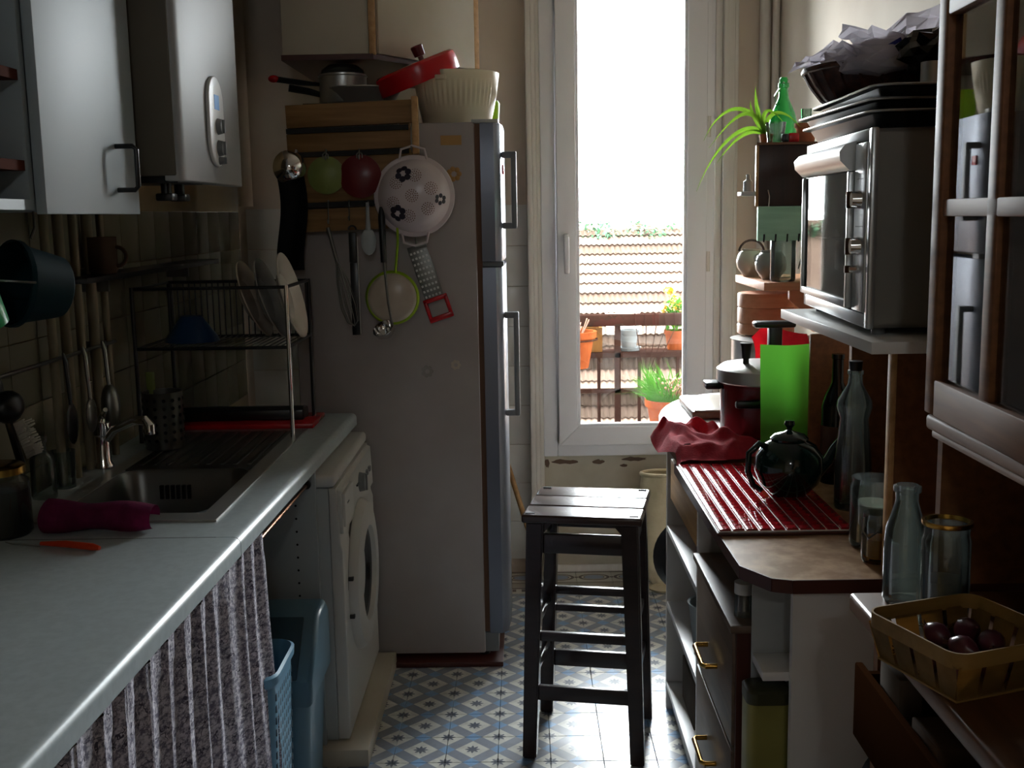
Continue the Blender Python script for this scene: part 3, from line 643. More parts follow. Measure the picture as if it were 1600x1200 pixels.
for y, r, h, z in ((1.89, .028, .05, 1.609), (1.90, .03, .035, 1.764)):
    solo('spice_jar', MB().lathe([(0, 0), (r, 0), (r, h*.75), (r*.8, h*.8), (r*.82, h), (0, h)], 16, (-.92, y, z)), 'card', 'small dark jar on the %s open shelf of the white wall cabinet' % ('lower' if z < 1.7 else 'upper'), 'jar')
part('cup_hook', MB().ball((XL+.03, 1.93, 1.665), .008).cyl((XL+.005, 1.93, 1.665), (XL+.03, 1.93, 1.665), .003), 'black', wc)
# boiler
bo = thing('boiler', 'white wall hung gas boiler with a round edged front and control strip', 'boiler', (-.95, 2.82, 1.59))
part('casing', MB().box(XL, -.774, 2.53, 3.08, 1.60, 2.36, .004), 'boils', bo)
pf = [(-.80, 2.534), (-.772, 2.534), (-.764, 2.540), (-.758, 2.56), (-.750, 2.68), (-.747, 2.82), (-.750, 2.96), (-.758, 3.06), (-.764, 3.085), (-.775, 3.09), (-.80, 3.09)]
fp_ = part('front_cover', MB().prism(pf, 1.588, 2.38, bev=.003), 'boiler', bo)
def pill(x, y0, y1, z0, z1, th, n=10):
    r = (y1-y0)/2; cy = (y0+y1)/2
    pts = [(cy + r*math.cos(PI*i/n), z1-r+r*math.sin(PI*i/n)) for i in range(n+1)] + [(cy + r*math.cos(PI+PI*i/n), z0+r+r*math.sin(PI+PI*i/n)) for i in range(n+1)]
    return MB().prism(pts, 0, th, T=Matrix(((0, 0, 1, x), (1, 0, 0, 0), (0, 1, 0, 0), (0, 0, 0, 1))), bev=.003)
cp = part('control_panel', pill(-.7485, 2.71, 2.84, 1.628, 1.845, .009), 'white', bo, 'raised control strip')
part('display', MB().box(-.7405, -.7385, 2.757, 2.797, 1.765, 1.80), 'lcd', cp, 'small blue display')
for z, r in ((1.725, .02), (1.673, .02), (1.643, .01)):
    part('dial', MB().lathe([(0, 0), (r, 0), (r*.85, .012), (0, .013)], 20, T=TR((-.7397, 2.778, z), 0, PI/2)).box(-.728, -.722, 2.775, 2.781, z-r*.8, z+r*.8), 'greyp', cp)
for y in (2.60, 2.70): part('valve', MB().cyl((-.82, y, 1.598), (-.82, y, 1.555), .012).box(-.84, -.80, y-.02, y+.02, 1.545, 1.562, .004), 'black', bo)
part('underside_bar', MB().box(-1.0, -.78, 2.56, 2.76, 1.585, 1.60), 'black', bo)
# under the worktop: curtain, rod, bins, panel, washing machine
ro = thing('curtain_rod', 'copper coloured curtain rod under the worktop edge', 'rod', (-.6, 2.0, .79))
part('rod', MB().cyl((fx(.6)-.025, .6, .795), (fx(2.9)-.025, 2.898, .795), .0055, 10), 'rodc', ro)
part('rod_end', MB().lathe([(.0, 0), (.011, 0), (.011, .012), (0, .012)], 12, T=TR((fx(2.9)-.025, 2.886, .795), -PI/2)), 'black', ro)
def cur(u, v):
    y = .62 + (2.33-.62)*u; z = .826 - .81*v; ph = u*2*PI*19
    amp = .0055 + .0015*min(1, v*3) if v > .05 else .0045
    zz = z
    y += .03*v*math.sin(u*9) + (0.006+.02*v)*math.sin(ph*1.0+1.7) + .05*v*max(0, u-.85)/.15
    p = ((ph + .5*math.sin(v*3+u*8))/(2*PI)) % 1.0             # folds: broad faces with a short return
    w = math.cos(PI*p/.74) if p < .74 else -math.cos(PI*(p-.74)/.26)
    w += .12*math.sin(ph*3.3+v*2.0+1.0)*(1 if v > .06 else 2.5) + .35*math.sin(ph*.37+v*2)
    return (fx(y) - .026 + .019*(1-min(1, v*4)) + .016*min(1, v*4) + amp*w, y, zz)
cu = MB(); cu.sheet(cur, 520, 40, uv=(2.2, .8))
solo('curtain', cu, 'curtain', 'gathered curtain with a grey lilac print hanging under the white worktop', 'curtain')
bk = thing('laundry_basket', 'light blue perforated plastic basket beside the far edge of the curtain', 'basket', (-.70, 2.50, 0))
def rtub(mb, z_r, cx, cy, hx, hy, rad, T=None):
    rings = [[mb.bm.verts.new((x, y, z)) for x, y in rrect(cx-hx*k, cx+hx*k, cy-hy*k, cy+hy*k, rad*k)] for k, z in z_r]
    for a, b in zip(rings, rings[1:]):
        for i in range(len(a)): mb.bm.faces.new((a[i], a[(i+1) % len(a)], b[(i+1) % len(a)], b[i]))
    mb.bm.faces.new(rings[0]); mb.bm.faces.new(rings[-1]); return mb
part('tub', rtub(MB(), [(.80, 0), (.84, .02), (.97, .43), (.98, .46), (1.05, .47), (1.06, .488), (1.0, .492), (.96, .475), (.93, .41), (.80, .03)], -.672, 2.45, .105, .12, .045), 'basketp', bk)
hs = MB()
for k in range(14):
    q = .85+.12*(k/14)
    for i in range(9):
        hs.box(-.672+.105*q-.0015, -.672+.105*q+.0012, 2.37+.02*i-.004, 2.37+.02*i+.004, .06+.028*k, .076+.028*k)
        hs.box(-.74+.017*i-.004, -.74+.017*i+.004, 2.45-.12*q-.0012, 2.45-.12*q+.0015, .06+.028*k, .076+.028*k)
part('perforations', hs, 'bind', bk, kind='stuff')
bi = thing('waste_bin', 'blue grey swing lid waste bin behind the light blue basket', 'bin', (-.66, 2.755, 0))
part('body', rtub(MB(), [(.80, 0), (.83, .01), (.96, .295), (.96, .30)], -.66, 2.74, .115, .135, .04), 'bin', bi)
lidp = [(2.60, .30), (2.60, .365), (2.735, .49), (2.83, .50), (2.878, .46), (2.878, .30)]
part('lid_frame', MB().prism(lidp, 0, .245, T=Matrix(((0, 0, 1, -.782), (1, 0, 0, 0), (0, 1, 0, 0), (0, 0, 0, 1))), bev=.014), 'bin', bi)
part('swing_flap', MB().box(-.75, -.575, -.004, .168, -.010, .004, .003, T=Matrix.Translation((0, 2.607, .372)) @ Matrix.Rotation(math.atan2(.125, .135), 4, 'X')), 'bind', bi, 'dark swing flap')
pn = thing('peg_board', 'grey white upright panel with rows of peg holes beside the washing machine', 'panel', (-.85, 2.91, 0))
part('board', MB().box(XL, fx(2.9)-.005, 2.90, 2.918, 0, .828), 'washs', pn)
ph = MB()
for k in range(17):
    for x in (-.62, -1.05): ph.lathe([(0, .0006), (.0032, .0006), (.0032, -.001)], 8, T=TR((x, 2.90, .16+.036*k), PI/2))
part('peg_holes', ph, 'hole', pn, kind='stuff')
# washing machine on a plank
solo('base_plank', MB().box(XL+.02, -.445, 2.87, 3.565, 0, .05, .003), 'cream', 'pale painted plank under the washing machine', 'plank')
wm = thing('washing_machine', 'white front loading washing machine under the end of the worktop', 'washing machine', (-.8, 3.24, .05))
part('body', MB().box(-1.10, -.535, 2.925, 3.548, .052, .775, .004), 'washs', wm)
part('lid', MB().box(-1.10, -.517, 2.923, 3.55, .777, .812, .012, seg=3), 'washer', wm)
pfw = [(-.535, .055), (-.505, .055), (-.500, .07), (-.502, .60), (-.508, .62), (-.515, .775), (-.535, .775)]
part('front_panel', MB().prism([(a, b) for a, b in pfw], 0, .622, T=Matrix(((1, 0, 0, 0), (0, 0, -1, 3.547), (0, 1, 0, 0), (0, 0, 0, 1))), bev=.004), 'washer', wm)
cp = part('control_panel', MB().prism([(-.511, .645), (-.499, .645), (-.504, .765), (-.516, .77)], 0, .60, T=Matrix(((1, 0, 0, 0), (0, 0, -1, 3.537), (0, 1, 0, 0), (0, 0, 0, 1))), bev=.003), 'washer', wm)
part('detergent_drawer', MB().box(-.506, -.494, 2.95, 3.10, .66, .755, .004), 'washer', cp)
part('program_dial', MB().lathe([(0, 0), (.03, 0), (.026, .018), (0, .02)], 24, T=TR((-.502, 3.27, .71), 0, PI/2)).box(-.484, -.478, 3.267, 3.273, .685, .735), 'greyp', cp)
for y in (3.36, 3.41, 3.46): part('button', MB().box(-.506, -.494, y-.012, y+.012, .70, .715, .002), 'greyp', cp)
for y, w in ((2.985, .03), (3.18, .02), (3.20, .012)): part('mark', MB().box(-.4985, -.4935, y, y+w, .718, .7225), 'knob', cp)
DC = (-.502, 3.215, .445)
Td = TR(DC, 0, PI/2)
dr_ = part('door_ring', MB().lathe([(.136, .006), (.142, .03), (.17, .034), (.21, .026), (.224, .008), (.224, 0), (.136, 0)], 48, T=Td), 'washer', wm)
part('door_glass', MB().lathe([(0, -.02), (.06, -.016), (.11, .004), (.138, .016), (.141, .004)], 40, T=Td), 'washg', dr_)
part('door_gasket', MB().lathe([(.22, .0005), (.23, .0005), (.23, -.004), (.22, -.004)], 48, T=Td), 'rub', dr_)
for dz in (-.05, .05): part('door_hinge', MB().box(-.503, -.487, 2.990, 3.008, .445+dz*1.1-.008, .44+dz*1.1+.008, .002), 'black', dr_)
# ================================================================ FRIDGE AND WHAT HANGS THERE
fg = thing('fridge', 'tall grey two door fridge freezer seen from its worn side beside the window', 'fridge', (-.4, 3.87, 0))
part('body', MB().box(-.735, -.145, 3.58, 4.15, .035, 1.79, .006), 'fridge', fg)
part('gasket', MB().box(-.145, -.128, 3.586, 4.144, .11, 1.785), 'seal', fg)
def fdoor(z0, z1, name):
    d = part(name, MB().prism([(-.128, 3.578), (-.085, 3.578), (-.066, 3.60), (-.058, 3.70), (-.056, 3.865), (-.058, 4.03), (-.066, 4.13), (-.085, 4.152), (-.128, 4.152)], z0, z1, bev=.003), 'fdoor', fg)
    return d
d1 = fdoor(1.352, 1.788, 'freezer_door'); d2 = fdoor(.105, 1.335, 'fridge_door')
def fh(d, z0, z1, y=3.64):
    h = MB().box(-.062, -.018, y-.012, y+.012, z0, z0+.02, .004).box(-.062, -.018, y-.012, y+.012, z1-.02, z1, .004)
    part('handle', h.box(-.032, -.014, y-.014, y+.014, z0, z1, .005), 'greyp', d)
fh(d1, 1.455, 1.70); fh(d2, .84, 1.185)
part('hinge', MB().box(-.16, -.06, 3.60, 3.66, 1.336, 1.351), 'greyp', fg); part('hinge', MB().box(-.155, -.07, 3.60, 3.635, 1.788, 1.80, .002), 'capw', fg)
part('sticker', MB().box(-.252, -.186, 3.5785, 3.58, 1.72, 1.75), 'yellow_l', fg, 'faded yellow sticker')
for dx_, dz_, rr, c_ in ((-.315, 1.0, .022, 'clay'), (-.222, 1.02, .018, 'ceram'), (-.212, 1.63, .026, 'yellow_l')):
    dd_ = MB()
    for k in range(7): dd_.lathe([(0, .0006), (rr*.3, .0004), (rr*.32, 0)], 10, T=Matrix.Translation((dx_+rr*.62*math.cos(k*.9), 3.5797, dz_+rr*.62*math.sin(k*.9))) @ Matrix.Rotation(PI/2, 4, 'X'))
    part('faded_sticker', dd_, c_, fg)
part('toe_panel', MB().box(-.735, -.10, 3.60, 4.12, .034, .10), 'greyp', fg)
for x in (-.70, -.15): part('foot', MB().cyl((x, 3.63, .018), (x, 3.63, .036), .02, 12), 'black', fg); part('foot', MB().cyl((x, 4.10, .018), (x, 4.10, .036), .02, 12), 'black', fg)
solo('plank', MB().box(-.74, -.085, 3.545, 4.15, 0, .018, .003), 'edge', 'dark red board lying under the fridge', 'plank')
part('magnet', MB().box(-.066, -.055, 3.66, 3.70, 1.63, 1.66, .003), 'red', d1, 'small red magnet')
# rail rack on the fridge side
rk = thing('rail_rack', 'pine board rack with dark rails and hooks fixed to the fridge side', 'rack', (-.52, 3.55, 1.46))
for z0, z1, sk_ in ((1.775, 1.845, .006), (1.70, 1.757, .006), (1.545, 1.685, .004), (1.455, 1.525, .003)):
    part('board', MB().box(-.725, -.335, 3.512, 3.528, z0, z1, .002, T=Matrix.Translation((-.72, 0, z1)) @ Matrix.Rotation(-.03, 4, 'Y') @ Matrix.Translation((.72, 0, -z1))), 'pine', rk)
for z in (1.762, 1.69, 1.535): part('rail', MB().box(-.722, -.345, 3.498, 3.511, z-.0075+.003, z+.0075+.003, T=Matrix.Translation((-.72, 0, z)) @ Matrix.Rotation(-.02, 4, 'Y') @ Matrix.Translation((.72, 0, -z))), 'railm', rk)
for x in (-.70, -.36): part('batten', MB().box(x-.015, x+.015, 3.529, 3.579, 1.46, 1.845), 'pine', rk)
part('end_post', MB().box(-.334, -.314, 3.50, 3.53, 1.69, 1.865, .003), 'pinel', rk, 'orange pine end post')
UZ = lambda py: 1.837-(py-168)*.00195
UX = lambda px: -.719+(px-447)*.001975
def hook(x, z, zb, y=3.487):
    part('hook', MB().tube([(x, 3.505, z+.014), (x, 3.492, z+.018), (x, 3.486, z+.008), (x, y, zb+.012), (x, y-.006, zb+.002), (x, y-.014, zb+.004), (x, y-.016, zb+.014)], .0022, 6), 'steeld', rk)
def loopz(mb, x, y, z0, z1, w, r=.0025): mb.tube([(x-w, y, z0), (x-w, y, z1-w), (x, y, z1), (x+w, y, z1-w), (x+w, y, z0)], r, 6); return mb
RX = Matrix.Rotation(PI/2, 4, 'X')         # lathe axis turned towards the viewer
# colander
hook(-.335, 1.762, 1.70)
cl = thing('colander', 'white enamel colander with black flower print hanging against the fridge', 'colander', (-.332, 3.50, 1.44))
Tc = Matrix.Translation((-.332, 3.499, 1.562)) @ Matrix.Rotation(PI/2, 4, 'X') @ Matrix.Identity(4)
cprof = [(0, .085), (.05, .083), (.075, .074), (.098, .05), (.112, .012), (.124, .008), (.126, .003), (.122, 0), (.110, .004), (.095, .044), (.072, .068), (.05, .077), (0, .079)]
part('bowl', MB().lathe(cprof, 44, T=Tc), 'enam', cl)
for s_ in (1, -1): part('handle', MB().tube([(-.332-.042, 3.492, 1.562+s_*.112), (-.332-.036, 3.484, 1.562+s_*.142), (-.332, 3.481, 1.562+s_*.152), (-.332+.036, 3.484, 1.562+s_*.142), (-.332+.042, 3.492, 1.562+s_*.112)], .004, 8), 'enam', cl)
def on_bowl(dx, dz):
    r = math.hypot(dx, dz); P_ = [(0, .085), (.05, .083), (.075, .074), (.098, .05), (.112, .012)]
    for (a, h1), (b, h2) in zip(P_, P_[1:]):
        if r <= b: h = h1+(h2-h1)*(r-a)/(b-a); sl_ = math.atan2(h1-h2, b-a); break
    an = math.atan2(dz, dx)
    return Tc @ Matrix.Translation((dx, dz, h)) @ Matrix.Rotation(an, 4, 'Z') @ Matrix.Rotation(sl_, 4, 'Y')
ho = MB()
for a in range(7):
    cx, cz = (0, 0) if a == 0 else (.062*math.cos(a*PI/3+.35), .062*math.sin(a*PI/3+.35))
    for k, n in ((.006, 6), (.012, 11), (.018, 16)):
        for i in range(n): ho.lathe([(0, .0006), (.0021, .0006)], 5, T=on_bowl(cx+k*math.cos(2*PI*i/n), cz+k*math.sin(2*PI*i/n)))
part('holes', ho, 'seal', cl, kind='stuff')
for fx_, fz_, s_ in ((-.025, .066, 1.3), (-.045, -.052, 1.3), (.085, -.012, .9)):
    f = MB()
    for i in range(6):
        a = 2*PI*i/6+.4; f.lathe([(0, .0012), (.0075*s_, .001), (.0078*s_, 0)], 10, T=on_bowl(fx_+.0125*s_*math.cos(a), fz_+.0125*s_*math.sin(a)))
    part('printed_flower', f, 'floral', cl)
# round red lid / pan
hook(-.497, 1.69, 1.675)
lp = thing('small_pan', 'dark red round enamel pan hanging on the pine rack', 'pan', (-.497, 3.49, 1.56))
Tl = Matrix.Translation((-.497, 3.494, 1.625)) @ RX
part('pan_bottom', MB().lathe([(0, .018), (.04, .015), (.06, .006), (.066, .004), (.066, 0), (0, .006)], 36, T=Tl), 'redlid', lp)
part('loop', loopz(MB(), -.497, 3.488, 1.68, 1.700, .008), 'steeld', lp)
hook(-.60, 1.69, 1.675)
lp = thing('small_pan', 'pale yellow green round pan hanging left of the dark red one', 'pan', (-.6, 3.49, 1.57))
part('pan_bottom', MB().lathe([(0, .014), (.04, .012), (.052, .005), (.058, .004), (.058, 0), (0, .006)], 32, T=Matrix.Translation((-.602, 3.494, 1.63)) @ RX), 'palegreen', lp)
part('loop', loopz(MB(), -.602, 3.488, 1.68, 1.70, .008), 'steeld', lp)
hook(-.69, 1.69, 1.68)
sv = thing('strainer', 'small shiny steel strainer ladle hanging at the left end of the pine rack', 'strainer', (-.71, 3.47, 1.6))
part('bowl', MB().lathe([(0, .046), (.023, .043), (.042, .023), (.049, 0), (.053, 0), (.045, .025), (.025, .046), (0, .05)], 28, T=Matrix.Translation((-.712, 3.478, 1.655)) @ Matrix.Rotation(.5, 4, 'Z') @ RX), 'chrome', sv)
part('handle', MB().tube([(-.70, 3.482, 1.69), (-.69, 3.474, 1.70), (-.69, 3.478, 1.708)], .003, 6), 'steel', sv)
solo('apron', MB().sheet(lambda u, v: (-.755+.085*u+.01*math.sin(v*5), 3.480-.006*math.sin(u*PI*2.2+v*2), 1.64-.30*v), 14, 14, .006), 'hole', 'black cloth hanging at the left end of the pine rack below the strainer', 'cloth')
# white funnel spoon, tongs, whisk, ladle, yellow rimmed pan, grater, grip
hook(-.475, 1.535, 1.525)
sp = thing('skimmer', 'white plastic serving spoon hanging under the dark red pan', 'spoon', (-.475, 3.48, 1.40))
part('handle', MB().tube([(-.475, 3.468, 1.545), (-.475, 3.468, 1.50), (-.475, 3.466, 1.46)], [.005, .006, .009], 8), 'clothw', sp)
part('spoon_bowl', MB().ball((-.475, 3.466, 1.425), (.024, .008, .042)), 'clothw', sp)
hook(-.535, 1.535, 1.49)
tg = thing('kitchen_knife', 'long black palette knife hanging with a bright edge', 'knife', (-.52, 3.47, 1.13))
part('handle', MB().box(-.537, -.513, 3.464, 3.474, 1.36, 1.455, .003).tube(arc((-.525, 3.469, 1.462), .012, 0, PI, 8), .003, 6), 'black', tg)
part('blade', MB().box(-.536, -.512, 3.467, 3.471, 1.135, 1.36, .001), 'blackm', tg)
part('edge', MB().box(-.511, -.5095, 3.466, 3.472, 1.14, 1.44), 'steel', tg, 'bright metal edge')
hook(-.60, 1.535, 1.48)
wk = thing('whisk', 'dark wire whisk hanging slanted left of the palette knife', 'whisk', (-.57, 3.47, 1.15))
T = TR((-.60, 3.468, 1.47), 0, math.radians(-13), 0)
part('handle', MB().tube([T @ Vector((0, 0, 0)), T @ Vector((0, 0, -.11))], .006, 8), 'steeld', wk)
w_ = MB()
for i in range(5):
    a = PI*i/5; w_.tube([T @ Vector((q*math.cos(a), q*math.sin(a)*.5, z)) for q, z in ((.004, -.11), (.018, -.17), (.026, -.25), (.018, -.30), (0, -.315), (-.018, -.30), (-.026, -.25), (-.018, -.17), (-.004, -.11))], .0015, 5)
part('wires', w_, 'steeld', wk)
hook(-.43, 1.535, 1.51)
ld = thing('ladle', 'steel ladle with a long black handle hanging in front of the yellow rimmed pan', 'ladle', (-.43, 3.45, 1.1))
part('grip', MB().tube([(-.432, 3.466, 1.53), (-.432, 3.463, 1.50), (-.43, 3.461, 1.36)], [.006, .011, .009], 10), 'black', ld)
part('stem', MB().tube([(-.43, 3.461, 1.37), (-.42, 3.455, 1.24), (-.408, 3.448, 1.165)], .0038, 8), 'steeld', ld)
part('bowl', MB().lathe([(0, -.032), (.018, -.029), (.032, -.014), (.036, .004), (.034, .004), (.03, -.012), (.016, -.026), (0, -.029)], 26, T=TR((-.435, 3.445, 1.155), math.radians(35), math.radians(-25), 0)), 'chrome', ld)
hook(-.385, 1.535, 1.52)
yp = thing('pan', 'round pale pan with a yellow rim hanging by its thin handle on the fridge side', 'pan', (-.41, 3.5, 1.16))
Tp = Matrix.Translation((-.412, 3.515, 1.247)) @ RX
part('pan_base', MB().lathe([(0, .022), (.066, .022), (.078, .014), (.082, .003), (.08, 0), (0, .0)], 40, T=Tp), 'ceram', yp)
part('rim', MB().lathe([(.076, .013), (.080, .016), (.086, .006), (.085, 0), (.079, 0)], 40, T=Tp), 'lime', yp, 'yellow green rim')
part('handle', MB().tube([(-.40, 3.505, 1.325), (-.388, 3.495, 1.42), (-.385, 3.478, 1.525)], .004, 8), 'lime', yp)
hook(-.345, 1.535, 1.50)
gr = thing('grater', 'flat metal grater with a red plastic handle hanging tilted below the colander', 'grater', (-.30, 3.49, 1.17))
T = TR((-.30, 3.545, 1.30), 0, math.radians(-18), 0)
part('grater_plate', MB().box(-.031, .031, -.002, .002, -.065, .115, .001, T=T), 'steeld', gr)
rid = MB()
for k in range(9):
    for i in range(5): rid.box(-.025+.0115*i-.003, -.025+.0115*i+.003, -.005, -.002, -.055+.018*k, -.048+.018*k, T=T)
part('teeth', rid, 'steel', gr, kind='stuff')
part('red_handle', MB().box(-.040, -.028, -.008, .008, -.125, -.06, .003, T=T).box(.028, .040, -.008, .008, -.125, -.06, .003, T=T).box(-.040, .040, -.008, .008, -.135, -.118, .003, T=T).box(-.040, .040, -.008, .008, -.072, -.058, .003, T=T), 'red', gr, 'red plastic handle')
part('wire_loop', MB().tube([T @ Vector((0, 0, .112)), (-.335, 3.50, 1.46), (-.345, 3.474, 1.505)], .003, 6), 'steeld', gr)
# on top of the fridge
pn_ = thing('saucepan', 'wide shiny steel frying pan on the fridge behind the pine rack', 'pan', (-.55, 3.78, 1.79))
part('pan', MB().lathe([(0, 0), (.095, 0), (.125, .05), (.13, .052), (.127, .056), (.12, .052), (.09, .006), (0, .006)], 40, (-.52, 3.80, 1.865)), 'steel', pn_)
part('pan_handle', MB().tube([(-.645, 3.79, 1.90), (-.70, 3.78, 1.915), (-.76, 3.76, 1.925)], [.008, .011, .012], 8), 'black', pn_)
solo('box', MB().box(-.70, -.36, 3.66, 3.94, 1.79, 1.864, .004), 'card', 'dark low box on the fridge carrying the pans', 'box')
pt = thing('saucepan', 'small steel saucepan with a red tipped handle stacked in the frying pan', 'pan', (-.57, 3.80, 1.88))
part('pan', MB().lathe([(0, 0), (.074, 0), (.078, .006), (.078, .085), (.082, .088), (.076, .088), (.074, .008), (0, .008)], 36, (-.585, 3.79, 1.8725)), 'steel', pt)
part('pan_handle', MB().tube([(-.66, 3.77, 1.935), (-.72, 3.75, 1.94), (-.80, 3.72, 1.95)], [.006, .009, .010], 8), 'black', pt)
part('handle_tip', MB().ball((-.80, 3.72, 1.95), (.018, .012, .012)), 'red', pt, 'red tip')
gl_ = part('lid', MB().lathe([(.074, .004), (.07, .02), (.05, .036), (.02, .042), (0, .043), (0, .040), (.05, .033), (.068, .018), (.072, .004)], 32, (-.585, 3.79, 1.9605)), 'clear', pt, 'domed glass lid with a steel rim')
part('rim', MB().lathe([(.072, 0), (.078, 0), (.078, .006), (.072, .006), (.072, 0)], 32, (-.585, 3.79, 1.9605)), 'steel', gl_)
pb = thing('salad_bowl', 'ribbed cream plastic salad spinner bowl on the corner of the fridge', 'bowl', (-.20, 3.75, 1.79))
bc = (-.208, 3.765, 1.79)
def ribbed(mb, prof, n, c, rb):
    rings = []
    for r, z, k in prof:
        rings.append([mb.bm.verts.new((c[0]+(r+(rb*k if i % 2 else 0))*math.cos(2*PI*i/n), c[1]+(r+(rb*k if i % 2 else 0))*math.sin(2*PI*i/n), c[2]+z)) for i in range(n)])
    for a, b in zip(rings, rings[1:]):
        for i in range(n): mb.bm.faces.new((a[i], a[(i+1) % n], b[(i+1) % n], b[i]))
    mb.bm.faces.new(rings[0]); return mb
bm_ = ribbed(MB(), [(.108, .002, 0), (.112, .006, 0), (.122, .05, 1), (.132, .10, 1), (.138, .145, 1), (.139, .15, 0), (.141, .168, 0), (.138, .170, 0), (.135, .165, 0), (.120, .05, 0), (.11, .01, 0), (.02, .008, 0)], 96, bc, -.0035)
part('bowl', bm_, 'creamp', pb)
part('clip', MB().box(-.268, -.232, 3.765-.147, 3.765-.120, 1.79+.138, 1.79+.152, .003), 'creamp', pb)
rl_ = thing('spinner_lid', 'bright red salad spinner lid with a knob tilted against the cream bowl', 'lid', (-.33, 3.70, 1.86))
T = TR((-.335, 3.745, 1.965), 0, math.radians(-21), 0) @ Matrix.Rotation(math.radians(9), 4, 'X')
part('lid', MB().lathe([(.134, -.034), (.139, -.034), (.141, .0), (.137, .022), (.126, .029), (.03, .031), (0, .031), (0, .024), (.12, .02), (.132, .0), (.134, -.034)], 56, T=T), 'red', rl_)
part('knob', MB().lathe([(0, .03), (.009, .03), (.009, .042), (.018, .044), (.021, .074), (.018, .078), (0, .079)], 24, T=T @ Matrix.Translation((.03, 0, 0))), 'redlid', rl_)
lt = MB().lathe([(0, 0), (.03, 0), (.036, .09), (.03, .10), (0, .1)], 24, T=TR((-.105, 3.95, 1.79)))
solo('beaker', lt, 'lime', 'lime green plastic beaker behind the cream salad bowl', 'beaker')
# corner wall cabinet above the fridge
kc = thing('corner_cabinet', 'pale corner wall cabinet with a slanted door above the fridge', 'cabinet', (-.6, 4.1, 2.0))
poly = [(-.768, 3.70), (-.47, 3.70), (-.145, 4.20), (-.145, YF-.01), (-.768, YF-.01)]
part('carcass', MB().prism([(-.765, 3.722), (-.47, 3.718), (-.165, 4.19), (-.165, YF-.012), (-.765, YF-.012)], 2.022, 2.55), 'cream', kc)
part('bottom_board', MB().prism(poly, 2.004, 2.0215), 'edge', kc, 'dark bottom board')
part('side_panel', MB().box(-.765, -.484, 3.706, 3.722, 2.022, 2.55, .003, T=TR((0, 0, 0), 0, 0, 0)), 'cream', kc)
part('corner_strip', MB().box(-.483, -.462, 3.70, 3.735, 2.018, 2.55, .002), 'pinel', kc)
ang = math.atan2(.49, .318)
def along(s0, s1, d0, d1, z0, z1, bev=.002): return MB().box(s0, s1, d0, d1, z0, z1, bev, T=Matrix.Translation((-.462, 3.712, 0)) @ Matrix.Rotation(ang, 4, 'Z'))
part('door', along(.008, .545, -.006, .012, 2.022, 2.55), 'cream', kc); part('door_edge', along(.547, .577, -.004, .012, 2.022, 2.55), 'pinel', kc)
# broom handle between fridge and window
bh = thing('broom', 'broom with a pale wooden handle leaning in the gap behind the fridge', 'broom', (-.05, 4.4, 0))
part('stick', MB().cyl((.06, 4.38, .05), (-.115, 4.50, .62), .011, 10), 'pinel', bh)
part('broom_head', MB().box(.0, .12, 4.36, 4.40, .03, .06, .006), 'pinel', bh)
br = MB()
for i in range(24): br.tube([(.005+.0048*i, 4.38, .032), (.0+.0052*i, 4.38+random.uniform(-.01, .01), .002)], .003, 4)
part('bristles', br, 'bristle', bh, kind='stuff')
# ================================================================ STOOL
sw, sd = .322, .325
so = thing('stool', 'tall dark stained wooden stool with a three board seat in the middle of the floor', 'stool', (.175, 3.04, 0), math.radians(-10.5))
for y0, y1 in ((-.165, -.058), (-.055, .052), (.055, .165)):
    part('seat_board', MB().box(-.162, .162, y0, y1, .676+random.uniform(0, .001), .70+random.uniform(-.001, .001), .006, seg=3), 'stoolpl', so, local=True)
pg_ = MB()
for x in (-.14, .14):
    for y in (-.145, .145): pg_.box(x-.012, x+.012, y-.004, y+.004, .699, .7012)
part('seat_pegs', pg_, 'hole', so, local=True, kind='stuff')
for sx in (-1, 1):
    for sy in (-1, 1):
        l_ = MB()
        top, bot = Vector((sx*.128, sy*.128, .676)), Vector((sx*.150, sy*.148, 0))
        for p_, hw in ((bot, .020), (top, .0225)): pass
        vs = []
        ra = [l_.bm.verts.new(bot+Vector((a*.019, b*.019, 0))) for a, b in ((-1, -1), (1, -1), (1, 1), (-1, 1))]
        rb = [l_.bm.verts.new(top+Vector((a*.0235, b*.0235, 0))) for a, b in ((-1, -1), (1, -1), (1, 1), (-1, 1))]
        l_.bm.faces.new(ra[::-1]); l_.bm.faces.new(rb)
        for i in range(4): l_.bm.faces.new((ra[i], ra[(i+1) % 4], rb[(i+1) % 4], rb[i]))
        bmesh.ops.bevel(l_.bm, geom=l_.bm.edges[:], offset=.004, segments=2, affect='EDGES')
        part('leg', l_, 'darkwood', so, local=True)
def at_leg(z): return .128+.022*(1-z/.676)
for z0, z1 in ((.588, .642),):
    for s_ in (-1, 1):
        q = at_leg(z0); part('apron', MB().box(-q+.02, q-.02, s_*q-.010, s_*q+.010, z0, z1, .003), 'darkwood', so, local=True) if False else part('apron', MB().box(-q, q, s_*q-.010, s_*q+.010, z0, z1, .003), 'darkwood', so, local=True)
        part('apron', MB().box(s_*q-.010, s_*q+.010, -q, q, z0, z1, .003), 'darkwood', so, local=True)
def rung(z, h, side):
    q = at_leg(z); k = .009
    b = {'f': (-q, q, -q-k, -q+k), 'b': (-q, q, q-k, q+k), 'l': (-q-k, -q+k, -q, q), 'r': (q-k, q+k, -q, q)}[side]
    part('rung', MB().box(*b, z-h/2, z+h/2, .003), 'darkwood', so, local=True)
for z, h, s_ in ((.352, .026, 'f'), (.19, .042, 'f'), (.39, .024, 'b'), (.335, .02, 'b'), (.175, .05, 'b'), (.235, .03, 'l'), (.37, .024, 'l'), (.235, .03, 'r'), (.37, .024, 'r')): rung(z, h, s_)
